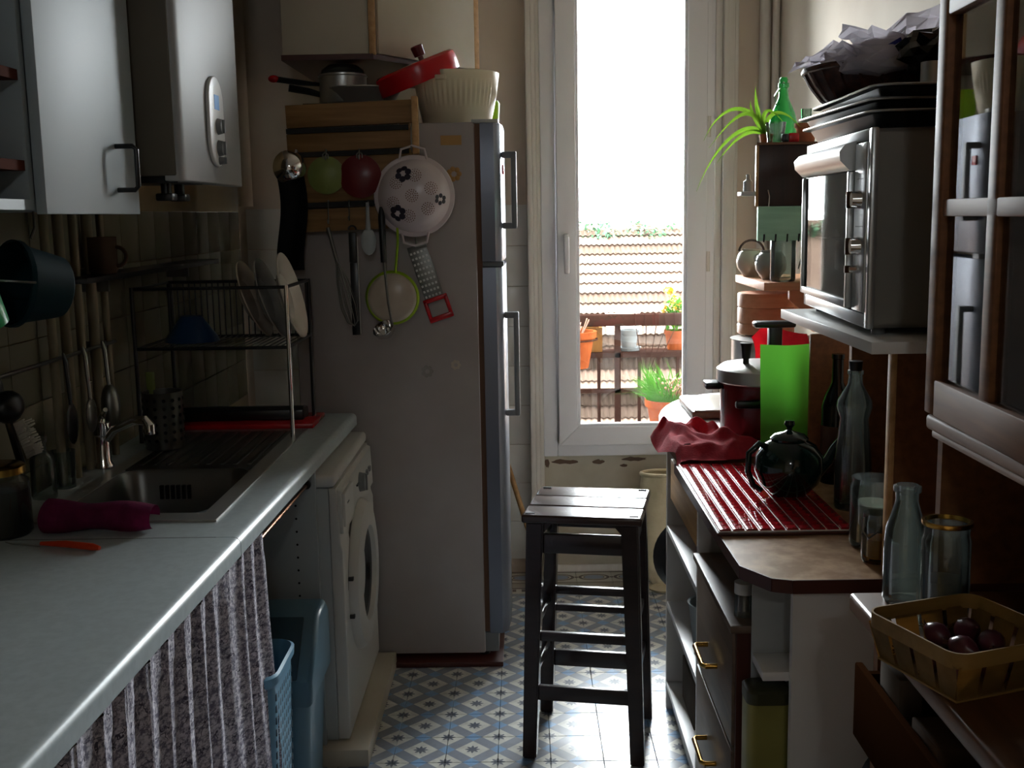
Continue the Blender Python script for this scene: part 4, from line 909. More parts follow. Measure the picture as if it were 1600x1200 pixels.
for sx in (-1, 1): part('corner_block', MB().prism([(0, 0), (.03, 0), (0, .034)], -.008, .008, T=Matrix(((sx*-1.0, 0, 0, sx*.108), (0, 0, 1, -.128), (0, -1, 0, .676), (0, 0, 0, 1)))), 'darkwood', so, local=True)
# ================================================================ RIGHT SIDE
cw = thing('counter', 'worn brown laminate counter with a dark red edge and a clipped corner', 'counter', (.7, 2.3, .82))
pc = [(.39, 2.835), (.392, 2.22), (.395, 1.985), (.437, 1.912), (.47, 1.90), (XR-.002, 1.90), (XR-.002, 2.835)]
part('top', MB().prism(pc, .828, .85), 'counterw', cw)
pe = [(a, b) for a, b in pc[:6]]
ed = MB()
for (a, b), (c, d) in zip(pe[:-1], pe[1:]):
    dx, dy = c-a, d-b; L = math.hypot(dx, dy); nx, ny = dy/L*.003, -dx/L*.003
    if nx > 0 and abs(dy) > abs(dx): nx, ny = -nx, -ny
    ed.prism([(a, b), (c, d), (c-abs(nx), d-abs(ny)), (a-abs(nx), b-abs(ny))], .826, .851)
part('edge_band', ed, 'edge', cw)
wt2 = thing('side_worktop', 'white topped end counter with a rounded end by the window', 'counter', (.7, 3.3, .85))
pr_ = [(.397, 2.838), (.392, 3.12)] + [(.392+.30-.30*math.cos(a)*1.0, 3.14+.60*math.sin(a)) for a in [PI/2*i/10 for i in range(11)]] + [(XR-.002, 3.74), (XR-.002, 2.838)]
part('top', MB().prism(pr_, .874, .89, bev=.002), 'white', wt2)
part('core', MB().prism([(x+.003 if x < 1 else x, y if y < 3 else y-.003) for x, y in pr_], .846, .8735), 'dresser', wt2)
# shelf unit under the white end
su = thing('shelf_unit', 'white open shelf unit under the counter with a pine drawer front', 'shelves', (.6, 2.9, 0))
X0 = .43
ss = MB().box(X0-.02, X0+.01, 3.35, 3.37, 0, .845).box(X0-.012, XR-.02, 3.35, 3.37, 0, .845)
part('end_board', MB().box(X0-.012, XR-.02, 3.21, 3.23, 0, .845), 'white', su)
part('divider', MB().box(X0-.022, XR-.02, 2.535, 2.555, 0, .827), 'white', su)
for z in (.08, .335, .57): part('shelf', MB().box(X0-.012, XR-.02, 2.556, 3.209, z-.009, z+.009, .001), 'white', su)
part('plinth', MB().box(X0+.005, X0+.022, 2.556, 3.209, 0, .07), 'white', su)
part('drawer_front', MB().box(X0-.022, X0-.004, 2.60, 3.06, .70, .815, .002), 'pinel', su, 'bare pine front board')
part('back_board', MB().box(X0+.26, X0+.27, 2.556, 3.209, .09, .82), 'pinel', su)
part('post', MB().box(X0-.03, X0+.0, 2.515, 2.5345, 0, .827), 'white', su)
# things on its shelves
jg = thing('plastic_jug', 'milky plastic tub holding utensils on the middle shelf of the shelf unit', 'jug', (.50, 2.84, .344))
part('tub', MB().lathe([(0, 0), (.05, 0), (.065, .14), (.068, .142), (.062, .14), (.047, .005), (0, .005)], 26, (.487, 2.80, .345)), 'clothw', jg)
solo('wooden_spoon', MB().tube([(.49, 2.80, .352), (.47, 2.835, .53)], [.006, .007], 8).ball((.468, 2.84, .535), (.012, .014, .022)), 'pinel', 'wooden spoon standing in the milky plastic tub', 'spoon')
solo('whisk', MB().tube([(.50, 2.79, .352), (.505, 2.765, .50)], .005, 8).ball((.506, 2.76, .51), (.012, .012, .025)), 'steeld', 'dark spoon standing in the milky plastic tub', 'spoon')
solo('bag', MB().ball((.50, 2.66, .41), (.06, .07, .065)).lathe([(.02, .0), (.012, .03), (.03, .06), (0, .05)], 12, (.50, 2.66, .465)), 'clothw', 'milky plastic bag on the middle shelf nearest the drawers', 'bag')
bt = thing('bottle', 'yellow plastic bottle on the lowest shelf of the shelf unit', 'bottle', (.48, 2.72, .089))
part('bottle_body', MB().lathe([(0, 0), (.032, 0), (.034, .12), (.03, .15), (.014, .18), (.014, .195), (0, .195)], 20, (.475, 2.72, .0895)), mat('yellow_bottle_plastic', 'A8862A', .4), bt)
part('cap', MB().lathe([(0, .195), (.016, .195), (.016, .22), (0, .222)], 14, (.475, 2.72, .0895)), 'capw', bt)
solo('box', MB().box(.45, .60, 2.88, 3.10, .0895, .22, .003), 'cardw', 'grey packet lying on the lowest shelf of the shelf unit', 'box')
# wooden drawer cabinet
dc = thing('drawer_cabinet', 'brown wooden drawer cabinet with brass bow handles under the counter', 'drawers', (.6, 2.28, 0))
part('carcass', MB().box(.415, .85, 2.06, 2.50, .075, .695, .002), 'drawer', dc)
part('side', MB().box(.402, .85, 2.048, 2.0585, .06, .695), 'edge', dc, 'dark red brown near side')
part('top_board', MB().box(.388, .85, 2.042, 2.512, .696, .712, .003), 'drawer', dc)
for z0, z1 in ((.455, .69), (.255, .445), (.085, .245)):
    d = part('drawer', MB().box(.396, .414, 2.064, 2.498, z0, z1, .002), 'drawer', dc)
    zc = z0 + (z1-z0)*.42
    part('handle', MB().tube([(.397, 2.345, zc), (.372, 2.345, zc), (.366, 2.337, zc), (.366, 2.233, zc), (.372, 2.225, zc), (.397, 2.225, zc)], .0055, 10), 'brass', d, 'brass bow handle')
sj = thing('salt_shaker', 'clear shaker with a white cap on the wooden drawer cabinet top', 'shaker', (.425, 2.10, .712))
part('glass', MB().lathe([(0, 0), (.019, 0), (.019, .04), (.017, .045), (0, .045)], 20, (.425, 2.10, .7125)), 'clear', sj)
part('cap', MB().lathe([(0, .0455), (.019, .0455), (.019, .068), (0, .07)], 20, (.425, 2.10, .7125)), 'capw', sj)
# open end cabinet
ec = thing('end_cabinet', 'grey white open end cabinet with a blank side panel below the clipped corner', 'cabinet', (.7, 2.0, 0))
part('side_panel', MB().box(.478, XR-.02, 1.925, 1.943, 0, .826), 'white', ec)
part('shelf', MB().box(.43, .90, 1.944, 2.036, .643, .66, .001), 'white', ec)
part('shelf', MB().box(.40, .90, 1.944, 2.036, .235, .25, .001), 'white', ec)
part('back', MB().box(.90, .912, 1.944, 2.04, .0, .82), 'white', ec)
part('inner_panel', MB().box(.428, .90, 2.0365, 2.041, .0, .82), 'washs', ec)
sc_ = MB()
for z in (.64, .40, .18): sc_.lathe([(0, .0012), (.006, .001), (.0065, 0)], 10, T=TR((.70 if z > .5 else .62, 1.925, z), PI/2))
part('screw_caps', sc_, 'hole', ec)
tn = thing('canister', 'tall aged yellow tin canister with a dark lid standing in the open end cabinet', 'tin', (.447, 1.99, .25))
part('tin_body', rtub(MB(), [(1, .2505), (1, .59)], .447, 1.99, .041, .036, .018), 'tin', tn)
part('tin_lid', rtub(MB(), [(1.02, .5905), (1.02, .612), (.9, .616)], .447, 1.99, .041, .036, .018), 'tind', tn)
# -- on the counter: mosaic board
tb = thing('tile_board', 'board of small glossy dark red mosaic tiles lying on the counter', 'tray', (.53, 2.47, .85))
part('tray', MB().box(.384, .664, 2.174, 2.778, .8512, .858, .002), 'edge', tb)
part('grout', MB().box(.388, .660, 2.178, 2.774, .858, .8605), 'mgrout', tb)
tpf = [(-.0115, 0), (-.0115, .0022), (-.0108, .0036), (-.0092, .0042), (.0092, .0042), (.0108, .0036), (.0115, .0022), (.0115, 0)]
mt_ = part('tile', MB().prism(tpf, -.0119, .0119, T=Matrix(((1, 0, 0, 0), (0, 0, -1, 0), (0, 1, 0, 0), (0, 0, 0, 1)))), 'mosaic', tb, local=True)
loc = [(.388+.0272*(i+.5)-.53, 2.178+.0271*(k+.5)-2.47, .0102) for i in range(10) for k in range(22)]
mt_.location = loc[0]; rep(mt_, loc[1:], tb)
# teapot
tq = thing('teapot', 'round dark green glazed teapot standing on the red tile board', 'teapot', (.592, 2.45, .866))
part('teapot_body', MB().lathe([(0, 0), (.04, 0), (.046, .006), (.066, .026), (.077, .056), (.074, .088), (.058, .112), (.04, .122), (.036, .126)], 40, (.592, 2.45, .8675)), 'teapot', tq)
l_ = part('teapot_lid', MB().lathe([(.041, .122), (.042, .127), (.034, .136), (.014, .142), (.006, .145), (.006, .15), (.012, .158), (.01, .167), (0, .169)], 28, (.592, 2.45, .8675)), 'teapot', tq)
part('handle', MB().tube([(.545, 2.44, .975), (.522, 2.436, .985), (.498, 2.43, .965), (.496, 2.43, .925), (.508, 2.432, .892), (.528, 2.437, .878)], [.008, .008, .007, .007, .007, .006], 10), 'teapot', tq)
part('spout', MB().tube([(.65, 2.462, .91), (.685, 2.47, .935), (.70, 2.474, .965), (.716, 2.478, .985)], [.02, .014, .010, .008], 12), 'teapot', tq)
# green sheet, cooker, tray, cloths
gs = MB().sheet(lambda u, v: (.595+.125*u, 2.755+.025*(1-v)*0+.030*v-.03*math.sin(PI*u)*1.0, .8515+.315*v), 16, 2, .003)
solo('cutting_mat', gs, 'greenp', 'bright green flexible plastic cutting mat standing in front of the pressure cooker', 'cutting board')
pk = thing('pressure_cooker', 'dark red pressure cooker with steel lid and black handles', 'pressure cooker', (.655, 3.02, .89))
pcx = (.655, 3.02, .8915)
part('pot', MB().lathe([(0, 0), (.105, 0), (.115, .01), (.117, .14), (.121, .142), (.121, .146), (.112, .146), (.108, .012), (0, .01)], 44, pcx), 'cooker', pk)
part('lid', MB().lathe([(.124, .1465), (.127, .15), (.126, .182), (.11, .194), (.04, .202), (0, .203)], 44, pcx), 'steel', pk)
part('valve', MB().cyl((.60, 2.985, 1.085), (.60, 2.985, 1.105), .008).lathe([(0, .0), (.011, 0), (.014, .032), (.017, .042), (0, .044)], 16, (.60, 2.985, 1.105)), 'black', pk)
part('side_handle', MB().box(.495, .54, 3.0, 3.06, 1.018, 1.038, .006), 'black', pk)
part('side_handle', MB().box(.555, .63, 2.878, 2.90, .985, 1.005, .006), 'black', pk)
part('long_handle', MB().box(.655, .69, 2.95, 2.985, 1.085, 1.195, .006).box(.615, .725, 2.945, 2.99, 1.19, 1.207, .006), 'black', pk)
ty = thing('cutting_board', 'pale board with a brown rim lying on the white end counter by the window', 'cutting board', (.6, 3.38, .8905))
part('board_base', MB().box(.495, .72, 3.235, 3.53, .891, .916, .008, seg=3), 'brown', ty)
part('inlay', MB().box(.503, .712, 3.243, 3.522, .916, .9185, .001), 'plate', ty)
def rc(u, v):
    x = .372 + .25*u*(1-.55*v) + .012*math.sin(5*v+1); y = 2.765 + .40*v*(1-.25*u) + .03*u*(1-v)
    zt = .8925 if y > 2.832 else .8925-.028*min(1, (2.832-y)/.05)
    if x < .396: zt -= (.396-x)*1.6
    e = min(u, v, 1-u, 1-v); k = min(1, e*9)
    def fold(px, py, a, w, h):      # one soft ridge crossing the cloth
        d = (u-px)*math.cos(a)+(v-py)*math.sin(a); return h*math.exp(-(d/w)**2)
    h = fold(.5, .5, .9, .09, .022)+fold(.75, .35, -.5, .07, .026)+fold(.3, .7, .2, .08, .016)+fold(.6, .85, 1.4, .06, .024)+fold(.15, .3, 2.3, .06, .010)+fold(.9, .6, .3, .06, .022)
    h += .003*math.sin(23*u+9*v)+.002*math.sin(31*v-12*u)
    return (x+.006*math.sin(11*v), y+.012*math.sin(9*u), zt+.006+max(0, h)*(.15+.6*k))
solo('kitchen_towel', MB().sheet(rc, 60, 64, .003), 'redcloth', 'crumpled dark red kitchen towel on the front of the white end counter', 'towel')
# pot, boxes and towel in the corner
sp_ = thing('stockpot', 'shiny steel stockpot in the corner behind the pressure cooker', 'pot', (.80, 3.56, .89))
part('pot', MB().lathe([(0, 0), (.125, 0), (.13, .01), (.13, .2), (.135, .204), (.12, .206), (.03, .212), (0, .212)], 40, (.80, 3.56, .8905)), 'steel', sp_)
rcl = MB().sheet(lambda u, v: (.68+.16*u+.01*math.sin(6*v), 3.255+.02*math.sin(5*u+2*v)-.03*v+.05*(1-v), 1.145-.235*v-.018*math.cos(7*u)*(1-v)+.010*math.sin(9*u+5*v)*(1-v)), 20, 16, .01)
solo('towel', rcl, 'redcloth', 'red cloth bundled behind the pressure cooker', 'towel')
bxs = thing('steamer_box', 'stack of round bentwood boxes under the wall shelf', 'box', (.79, 3.62, 1.103))
for k, (z0, z1) in enumerate(((1.1035, 1.138), (1.1385, 1.19), (1.1905, 1.236))):
    part('hoop', MB().lathe([(0, z0), (.088, z0), (.091, z0+.003), (.091, z1-.004), (.088, z1), (0, z1)], 36, (.79, 3.62, 0)), 'bent', bxs)
# wall shelf with pots and jars
ws = thing('wall_shelf', 'small pine wall shelf with a bracket in the right corner', 'shelf', (.88, 3.6, 1.26))
part('board', MB().box(.735, XR, 3.40, 3.86, 1.256, 1.281, .002), 'bent', ws)
for y in (3.44, 3.80): part('bracket', MB().prism([(0, 0), (.20, 0), (.20, -.03), (.03, -.17), (0, -.17)], -.011, .011, T=Matrix(((-1, 0, 0, XR), (0, 0, 1, y), (0, 1, 0, 1.256), (0, 0, 0, 1)))), 'bent', ws)
for i, (x, y, m, lab, wv) in enumerate(((.765, 3.74, 'ceram', 'pinkish round pot with a twisted cane handle on the pine wall shelf', 1), (.79, 3.56, 'clay', 'grey glazed round pot in front of the pinkish pot', 0))):
    t = thing('pot', lab, 'pot', (x, y, 1.281))
    part('pot_body', MB().lathe([(0, 0), (.026, 0), (.03, .006), (.047, .03), (.05, .052), (.042, .078), (.032, .086), (.034, .092), (.028, .092), (.028, .085), (0, .08)], 30, (x, y, 1.2815)), m, t)
    if wv: part('cane_handle', MB().tube(arc((x, y, 1.36), .042, .15, PI-.15, 12), .004, 6), 'wicker', t)
    else: part('lug', MB().tube(arc((x-.04, y, 1.35), .012, 0, 2*PI, 10)[:-1], .003, 6, True), m, t)
def jar(name, lab, x, y, z, r, h, m='clear'):
    t = thing(name, lab, 'jar', (x, y, z))
    part('glass', MB().lathe([(0, 0), (r*.9, 0), (r, .006), (r, h*.86), (r*.92, h*.92), (r*.95, h), (r*.88, h), (r*.86, h*.92), (r*.93, h*.85), (r*.93, .012), (0, .008)], 30, (x, y, z+.0005)), m, t)
    return t
jar('glass_jar', 'tall clear glass jar at the front of the pine wall shelf', .805, 3.46, 1.281, .039, .155)
t = jar('glass_jar', 'clear wire clip jar next to the oven on the pine wall shelf', .90, 3.45, 1.281, .042, .15)
part('wire_clip', MB().tube([(.858, 3.45, 1.35), (.85, 3.447, 1.32), (.852, 3.445, 1.335), (.866, 3.42, 1.335)], .002, 5), 'steeld', t)
# dark hanging box and mint box
db = thing('wall_box', 'dark brown wooden box cabinet hanging on the right wall above the mint box', 'cabinet', (.87, 3.6, 1.51))
part('near_side', MB().box(.714, XR-.002, 3.40, 3.415, 1.512, 1.692, .001), 'darkbox', db)
tri = [(.716, 3.4155), (.82, 3.80), (XR-.002, 3.80), (XR-.002, 3.4155)]
part('top', MB().prism([(.706, 3.395), (.815, 3.81), (XR-.002, 3.81), (XR-.002, 3.395)], 1.6925, 1.70), 'seal', db)
part('box_body', MB().prism(tri, 1.512, 1.692), 'darkbox', db)
part('edge_strip', MB().box(.706, .7135, 3.399, 3.418, 1.512, 1.692, .001), 'pinel', db, 'pale edge strip')
part('latch', MB().tube([(.742, 3.398, 1.56), (.746, 3.395, 1.54), (.744, 3.396, 1.505)], .003, 6), 'chrome', db)
mb_ = thing('mint_box', 'mint green painted wooden box with pegs below the dark hanging box', 'box', (.87, 3.6, 1.41))
part('front_board', MB().box(.712, XR-.002, 3.392, 3.41, 1.408, 1.511, .002), 'mint', mb_)
part('box_body', MB().prism([(.716, 3.4105), (.82, 3.79), (XR-.002, 3.79), (XR-.002, 3.4105)], 1.41, 1.511), 'mint', mb_)
for i in range(5): part('peg', MB().cyl((.73+.035*i, 3.391, 1.405), (.73+.035*i, 3.385, 1.428), .0025, 6), 'black', mb_)
ls = thing('ledge', 'tiny white ledge on the side of the dark hanging box', 'shelf', (.69, 3.43, 1.545))
part('board', MB().box(.662, .7055, 3.40, 3.46, 1.543, 1.556, .002), 'capw', ls)
solo('bottle', MB().lathe([(0, 0), (.014, 0), (.014, .03), (.006, .036), (.006, .052), (0, .053)], 14, (.688, 3.43, 1.5565)), 'capw', 'tiny white bottle on the tiny white ledge', 'bottle')
jb = MB().lathe([(0, 0), (.02, 0), (.022, .004), (.022, .03), (.018, .045), (.009, .055), (.009, .072), (.011, .074), (.011, .082), (0, .083)], 18, (.83, 3.32, 0))
solo('glass_bottle', MB().lathe([(0, 0), (.022, 0), (.024, .004), (.024, .03), (.019, .048), (.009, .058), (.009, .075), (.011, .077), (.011, .088), (0, .088)], 20, (.86, 3.47, 1.5225)), 'capw', 'small white bottle inside the dark hanging box near the oven', 'bottle') if False else None
# on the dark box
TOPZ = 1.7005
sb = thing('swing_top_bottle', 'green glass bottle with a wire swing top on the dark hanging box', 'bottle', (.80, 3.60, TOPZ))
part('glass', MB().lathe([(0, 0), (.04, 0), (.044, .006), (.044, .07), (.036, .10), (.016, .145), (.013, .175), (.017, .178), (.017, .19), (.012, .192), (0, .192)], 28, (.825, 3.58, TOPZ)), 'greeng', sb)
part('swing_wire', MB().tube([(.81, 3.575, TOPZ+.172), (.795, 3.57, TOPZ+.15), (.798, 3.57, TOPZ+.125), (.81, 3.57, TOPZ+.125)], .0025, 6).tube([(.81, 3.58, TOPZ+.165), (.82, 3.562, TOPZ+.193), (.84, 3.58, TOPZ+.165)], .002, 6), 'chrome', sb)
part('stopper', MB().lathe([(0, .192), (.012, .192), (.014, .2), (.01, .208), (0, .209)], 16, (.825, 3.58, TOPZ)), 'greeng', sb)
t = thing('tumbler', 'clear drinking glass in front of the green bottle', 'glass', (.775, 3.46, TOPZ))
part('glass', MB().lathe([(0, 0), (.024, 0), (.032, .062), (.030, .062), (.022, .006), (0, .006)], 24, (.775, 3.46, TOPZ)), 'clear', t)
t = thing('clay_pot', 'small terracotta pot at the right on the dark hanging box', 'flower pot', (.875, 3.46, TOPZ))
part('pot', MB().lathe([(0, 0), (.024, 0), (.032, .045), (.036, .045), (.037, .058), (.032, .058), (.03, .045), (0, .04)], 24, (.868, 3.46, TOPZ)), 'terra', t)
solo('glass_tube', MB().lathe([(0, 0), (.014, 0), (.016, .06), (.0145, .06), (.013, .004), (0, .004)], 18, (.868, 3.46, TOPZ+.0405)), 'clear', 'small clear glass standing in the terracotta pot', 'glass')
solo('tealight', MB().box(.808, .84, 3.425, 3.45, TOPZ, TOPZ+.028, .004), 'red', 'small red block in front of the green bottle', 'block')
solo('tealight', MB().box(.787, .807, 3.42, 3.44, TOPZ, TOPZ+.026, .004), 'blackm', 'small black block left of the red block', 'block')
pp = thing('spider_plant', 'spider plant with long arching leaves spilling from the dark hanging box', 'plant', (.75, 3.55, TOPZ))
part('pot', MB().lathe([(0, 0), (.018, 0), (.022, .03), (.02, .03), (0, .026)], 20, (.757, 3.50, TOPZ)), 'terra', pp)
def leaf(pts, w):
    mb = MB(); P = [Vector(p) for p in pts]
    n = 14
    def bez(t):
        q = P[:]
        while len(q) > 1: q = [a.lerp(b, t) for a, b in zip(q, q[1:])]
        return q[0]
    def f(u, v):
        c = bez(u); wd = w*math.sin(PI*min(1, .12+.88*u)**.8)*(1-u*.3) if u < .999 else .0004
        d = (bez(min(1, u+.02))-bez(max(0, u-.02))).normalized(); sd_ = d.cross(Vector((0, 1, .25))).normalized()
        k = v*2-1
        return c + sd_*wd*k + Vector((0, 1, 0))*abs(k)*wd*.5
    mb.sheet(f, n, 2, .0005); part('leaf', mb, 'leaf', pp)
b0_ = (.752, 3.495, TOPZ+.026)
for e in (((.71, 3.52, 1.79), (.60, 3.48, 1.72), (.535, 3.45, 1.56)), ((.72, 3.52, 1.76), (.66, 3.49, 1.73), (.60, 3.47, 1.645)), ((.72, 3.52, 1.84), (.66, 3.49, 1.80), (.575, 3.47, 1.69)),
          ((.72, 3.55, 1.85), (.63, 3.6, 1.84), (.58, 3.6, 1.72)), ((.725, 3.50, 1.80), (.715, 3.48, 1.84), (.715, 3.47, 1.87)), ((.735, 3.5, 1.80), (.75, 3.47, 1.83), (.80, 3.46, 1.76)), ((.72, 3.5, 1.78), (.70, 3.48, 1.80), (.70, 3.47, 1.83)), ((.75, 3.5, 1.80), (.79, 3.46, 1.82), (.84, 3.42, 1.745))):
    leaf((b0_,)+e, .0075)
# oven shelf and oven
os_ = thing('oven_shelf', 'white edged shelf standing on the counter and carrying the small oven', 'shelf', (.8, 2.15, .85))
part('board', MB().box(.57, XR-.002, 1.815, 2.46, 1.263, 1.283, .001), 'white', os_)
part('side_panel', MB().box(.652, XR-.002, 1.93, 1.948, .8505, 1.2625), 'dresser', os_)
part('side_edge', MB().box(.642, .6515, 1.928, 1.95, .8505, 1.2625, .001), 'pinel', os_)
part('far_panel', MB().box(.72, XR-.002, 2.43, 2.448, .8505, 1.2625), 'dresser', os_)
ov_ = thing('mini_oven', 'silver mini oven with a glass door and three knobs on the white edged shelf', 'oven', (.78, 2.15, 1.283))
oz0, oz1, oy0, oy1, ox = 1.297, 1.632, 1.895, 2.425, .60
for x, y in ((.63, 1.93), (.63, 2.39), (.95, 1.93), (.95, 2.39)): part('foot', MB().cyl((x, y, 1.2832), (x, y, oz0+.004), .012, 10), 'greyp', ov_)
cs = MB().box(ox+.012, .985, oy0, oy0+.006, oz0, oz1).box(ox+.012, .985, oy1-.006, oy1, oz0, oz1).box(ox+.012, .985, oy0, oy1, oz1-.006, oz1).box(ox+.012, .985, oy0, oy1, oz0, oz0+.006).box(.975, .985, oy0, oy1, oz0, oz1)
part('casing', cs, 'ovenb', ov_)
vt = MB()
for k in range(5): vt.box(.72, .80, oy0-.002, oy0, 1.535+.017*k, 1.544+.017*k)
part('vents', vt, 'hole', ov_, kind='stuff')
fr_ = MB().box(ox, ox+.012, oy0-.004, oy0+.018, oz0-.002, oz1+.002, .003).box(ox, ox+.012, oy1-.01, oy1+.004, oz0-.002, oz1+.002, .003).box(ox, ox+.012, oy0+.018, oy1-.01, oz1-.018, oz1+.002, .003).box(ox, ox+.012, oy0+.018, oy1-.01, oz0-.002, oz0+.022, .003)
part('front_frame', fr_, 'ovens', ov_)
cpn = part('control_panel', MB().box(ox-.002, ox+.01, oy0+.02, oy0+.10, oz0+.024, oz1-.02, .002), 'ovens', ov_)
for z, r in ((1.515, .016), (1.435, .016), (1.395, .007)):
    part('knob', MB().lathe([(0, 0), (r, 0), (r*.85, .016), (0, .017)], 22, T=TR((ox-.002, oy0+.058, z), 0, -PI/2)).box(ox-.026, ox-.016, oy0+.055, oy0+.061, z-r*.9, z+r*.9), 'chrome', cpn)
pn2 = part('scale_print', MB().box(ox-.0026, ox-.002, oy0+.035, oy0+.085, 1.468, 1.4695).box(ox-.0026, ox-.002, oy0+.04, oy0+.08, 1.55, 1.5515), 'greyp', cpn)
dy0, dy1 = oy0+.104, oy1-.014
od = part('oven_door', MB().box(ox-.012, ox+.004, dy0, dy0+.012, oz0+.026, 1.565, .002).box(ox-.012, ox+.004, dy1-.012, dy1, oz0+.026, 1.565, .002).box(ox-.012, ox+.004, dy0+.012, dy1-.012, oz0+.026, oz0+.04, .002), 'ovens', ov_)
part('door_glass', MB().box(ox-.006, ox-.002, dy0+.012, dy1-.012, oz0+.04, 1.565), 'ovg', od)
hp = [(0, 0), (-.012, .002), (-.028, .018), (-.03, .034), (-.02, .046), (0, .052)]
part('door_handle', MB().prism([(a, b) for a, b in hp], 0, dy1-dy0+.004, T=Matrix(((1, 0, 0, ox), (0, 0, -1, dy1+.002), (0, 1, 0, 1.566), (0, 0, 0, 1)))), 'ovens', od)
rk_ = MB()
for k in range(9): rk_.cyl((ox+.02+.035*k, oy0+.11, 1.44), (ox+.02+.035*k, oy1-.01, 1.44), .002, 6)
rk_.cyl((ox+.02, oy0+.11, 1.44), (ox+.30, oy0+.11, 1.44), .003, 6)
part('oven_rack', rk_, 'wire', ov_); part('cavity_back', MB().box(.93, .935, oy0+.10, oy1-.01, oz0+.03, oz1-.02).box(ox+.014, .93, oy0+.10, oy0+.104, oz0+.03, oz1-.02), 'ovend', ov_)
ov_.rotation_euler = (0, 0, -.05)          # the oven stands slightly turned on its shelf
# on the oven
def btray(z, dx, dy, rz, lab):
    T = TR((.79+dx, 2.15+dy, z), 0, 0, rz)
    t = thing('baking_tray', lab, 'tray', (.79, 2.15, z))
    rings = []; m = MB()
    for k, q in ((-.012, .0), (0, .022), (.012, .024), (.012, .027), (0, .025), (-.014, .003)):
        rings.append([m.bm.verts.new(T @ Vector((x, y, q))) for x, y in rrect(-.19-k, .19+k, -.23-k, .23+k, .03)])
    for a, b in zip(rings, rings[1:]):
        for i in range(len(a)): m.bm.faces.new((a[i], a[(i+1) % len(a)], b[(i+1) % len(a)], b[i]))
    m.bm.faces.new(rings[0]); m.bm.faces.new(rings[-1]); part('tray', m, 'blackm', t)
    part('rim_wire', MB().tube([T @ Vector((x, y, .0255)) for x, y in rrect(-.203, .203, -.243, .243, .035)], .0022, 6, True), 'steel', t, 'bright rim')
btray(1.636, 0, 0, .0, 'black baking tray lying directly on top of the small oven')
btray(1.657, .0, .015, .03, 'second black baking tray stacked on the first one on the oven')
btray(1.678, .012, -.01, -.03, 'uppermost black baking tray of the stack on the oven')
bw = thing('bread_basket', 'dark wicker bread basket on the baking trays', 'basket', (.725, 2.27, 1.705))
def oval(k, z): return [(.725+.165*k*math.cos(a), 2.26+.175*k*math.sin(a), z) for a in [2*PI*i/48 for i in range(48)]]
sides = MB(); rings = [[sides.bm.verts.new(p) for p in oval(k, z)] for k, z in ((.70, 1.7065), (.76, 1.715), (.88, 1.742), (.97, 1.768), (.94, 1.768), (.85, 1.742), (.72, 1.72), (.6, 1.712))]
for a, b in zip(rings, rings[1:]):
    for i in range(48): sides.bm.faces.new((a[i], a[(i+1) % 48], b[(i+1) % 48], b[i]))
sides.bm.faces.new(rings[0]); sides.bm.faces.new(rings[-1]); part('woven_side', sides, 'wicker', bw)
wv_ = MB()
for i in range(48):
    if i % 2: wv_.tube([Vector(oval(k, z)[i]) for k, z in ((.71, 1.709), (.765, 1.7155), (.885, 1.7415), (.968, 1.766))], .0035, 5)
part('stakes', wv_, 'wicker', bw, kind='stuff')
part('rim', MB().tube(oval(.97, 1.769), .006, 8, True), 'wicker', bw)
def crumple(c, r, seed, amp, sub=3, T=None):       # faceted crumpled film
    rnd = random.Random(seed); mb = MB(); q = bmesh.ops.create_icosphere(mb.bm, subdivisions=sub, radius=1)
    dirs = [(Vector((rnd.gauss(0, 1), rnd.gauss(0, 1), rnd.gauss(0, 1))).normalized(), rnd.uniform(-.6, 1)) for _ in range(14)]
    for v in q['verts']:
        d = v.co.normalized(); k = 1 + rnd.uniform(-amp, amp)*.45 + amp*sum(a*max(0, d.dot(w_)-.5)*1.2 for w_, a in dirs)
        v.co = Vector((c[0]+d.x*r[0]*k, c[1]+d.y*r[1]*k, c[2]+d.z*r[2]*k))
    return mb
def facet(o):
    for p_ in o.data.polygons: p_.use_smooth = False
    return o
def flap(c, ux, uy, w, h, seed, n=7):              # crumpled sheet spanned by two directions
    rnd = random.Random(seed); g = {}
    for a in range(n+1):
        for b in range(n+1): g[a, b] = rnd.uniform(-1, 1)
    A, B = Vector(ux).normalized(), Vector(uy).normalized(); N_ = A.cross(B)
    def f(u, v):
        a, b = round(u*n), round(v*n); fan = .55+.55*v
        edge = 1-.18*g[a, n]*v
        return Vector(c) + A*((u-.5)*w*fan) + B*(h*v*edge*(1-.8*(u-.5)**2*v*1.6)) + N_*(.016*g[a, b] + .03*math.sin(3.2*u+seed)*v)
    return MB().sheet(f, n, n, .0009)
pb_ = thing('paper_bag', 'crumpled white paper and plastic bag stuffed into the wicker basket', 'bag', (.70, 2.22, 1.72))
facet(part('bag_body', crumple((.69, 2.20, 1.778), (.11, .105, .04), 4, .3), 'paper', pb_))
for c, ux, uy, w, h, sd__ in (((.67, 2.12, 1.765), (1, .2, -.1), (-.15, .1, 1), .15, .075, 3), ((.735, 2.14, 1.785), (1, -.3, .2), (.25, .1, 1), .15, .085, 5), ((.60, 2.26, 1.765), (.4, -1, .1), (-.6, .1, .8), .08, .05, 8), ((.64, 2.14, 1.750), (1, -.2, -.2), (-.2, -.2, .8), .13, .05, 12)):
    facet(part('flap', flap(c, ux, uy, w, h, sd__), 'paper', pb_))
part('print', MB().box(0, .028, -.001, .001, 0, .007, T=TR((.668, 2.085, 1.785), 0, -.5, 0)), mat('blue_print', '1C2A86', .6), pb_, 'small blue printed patch')
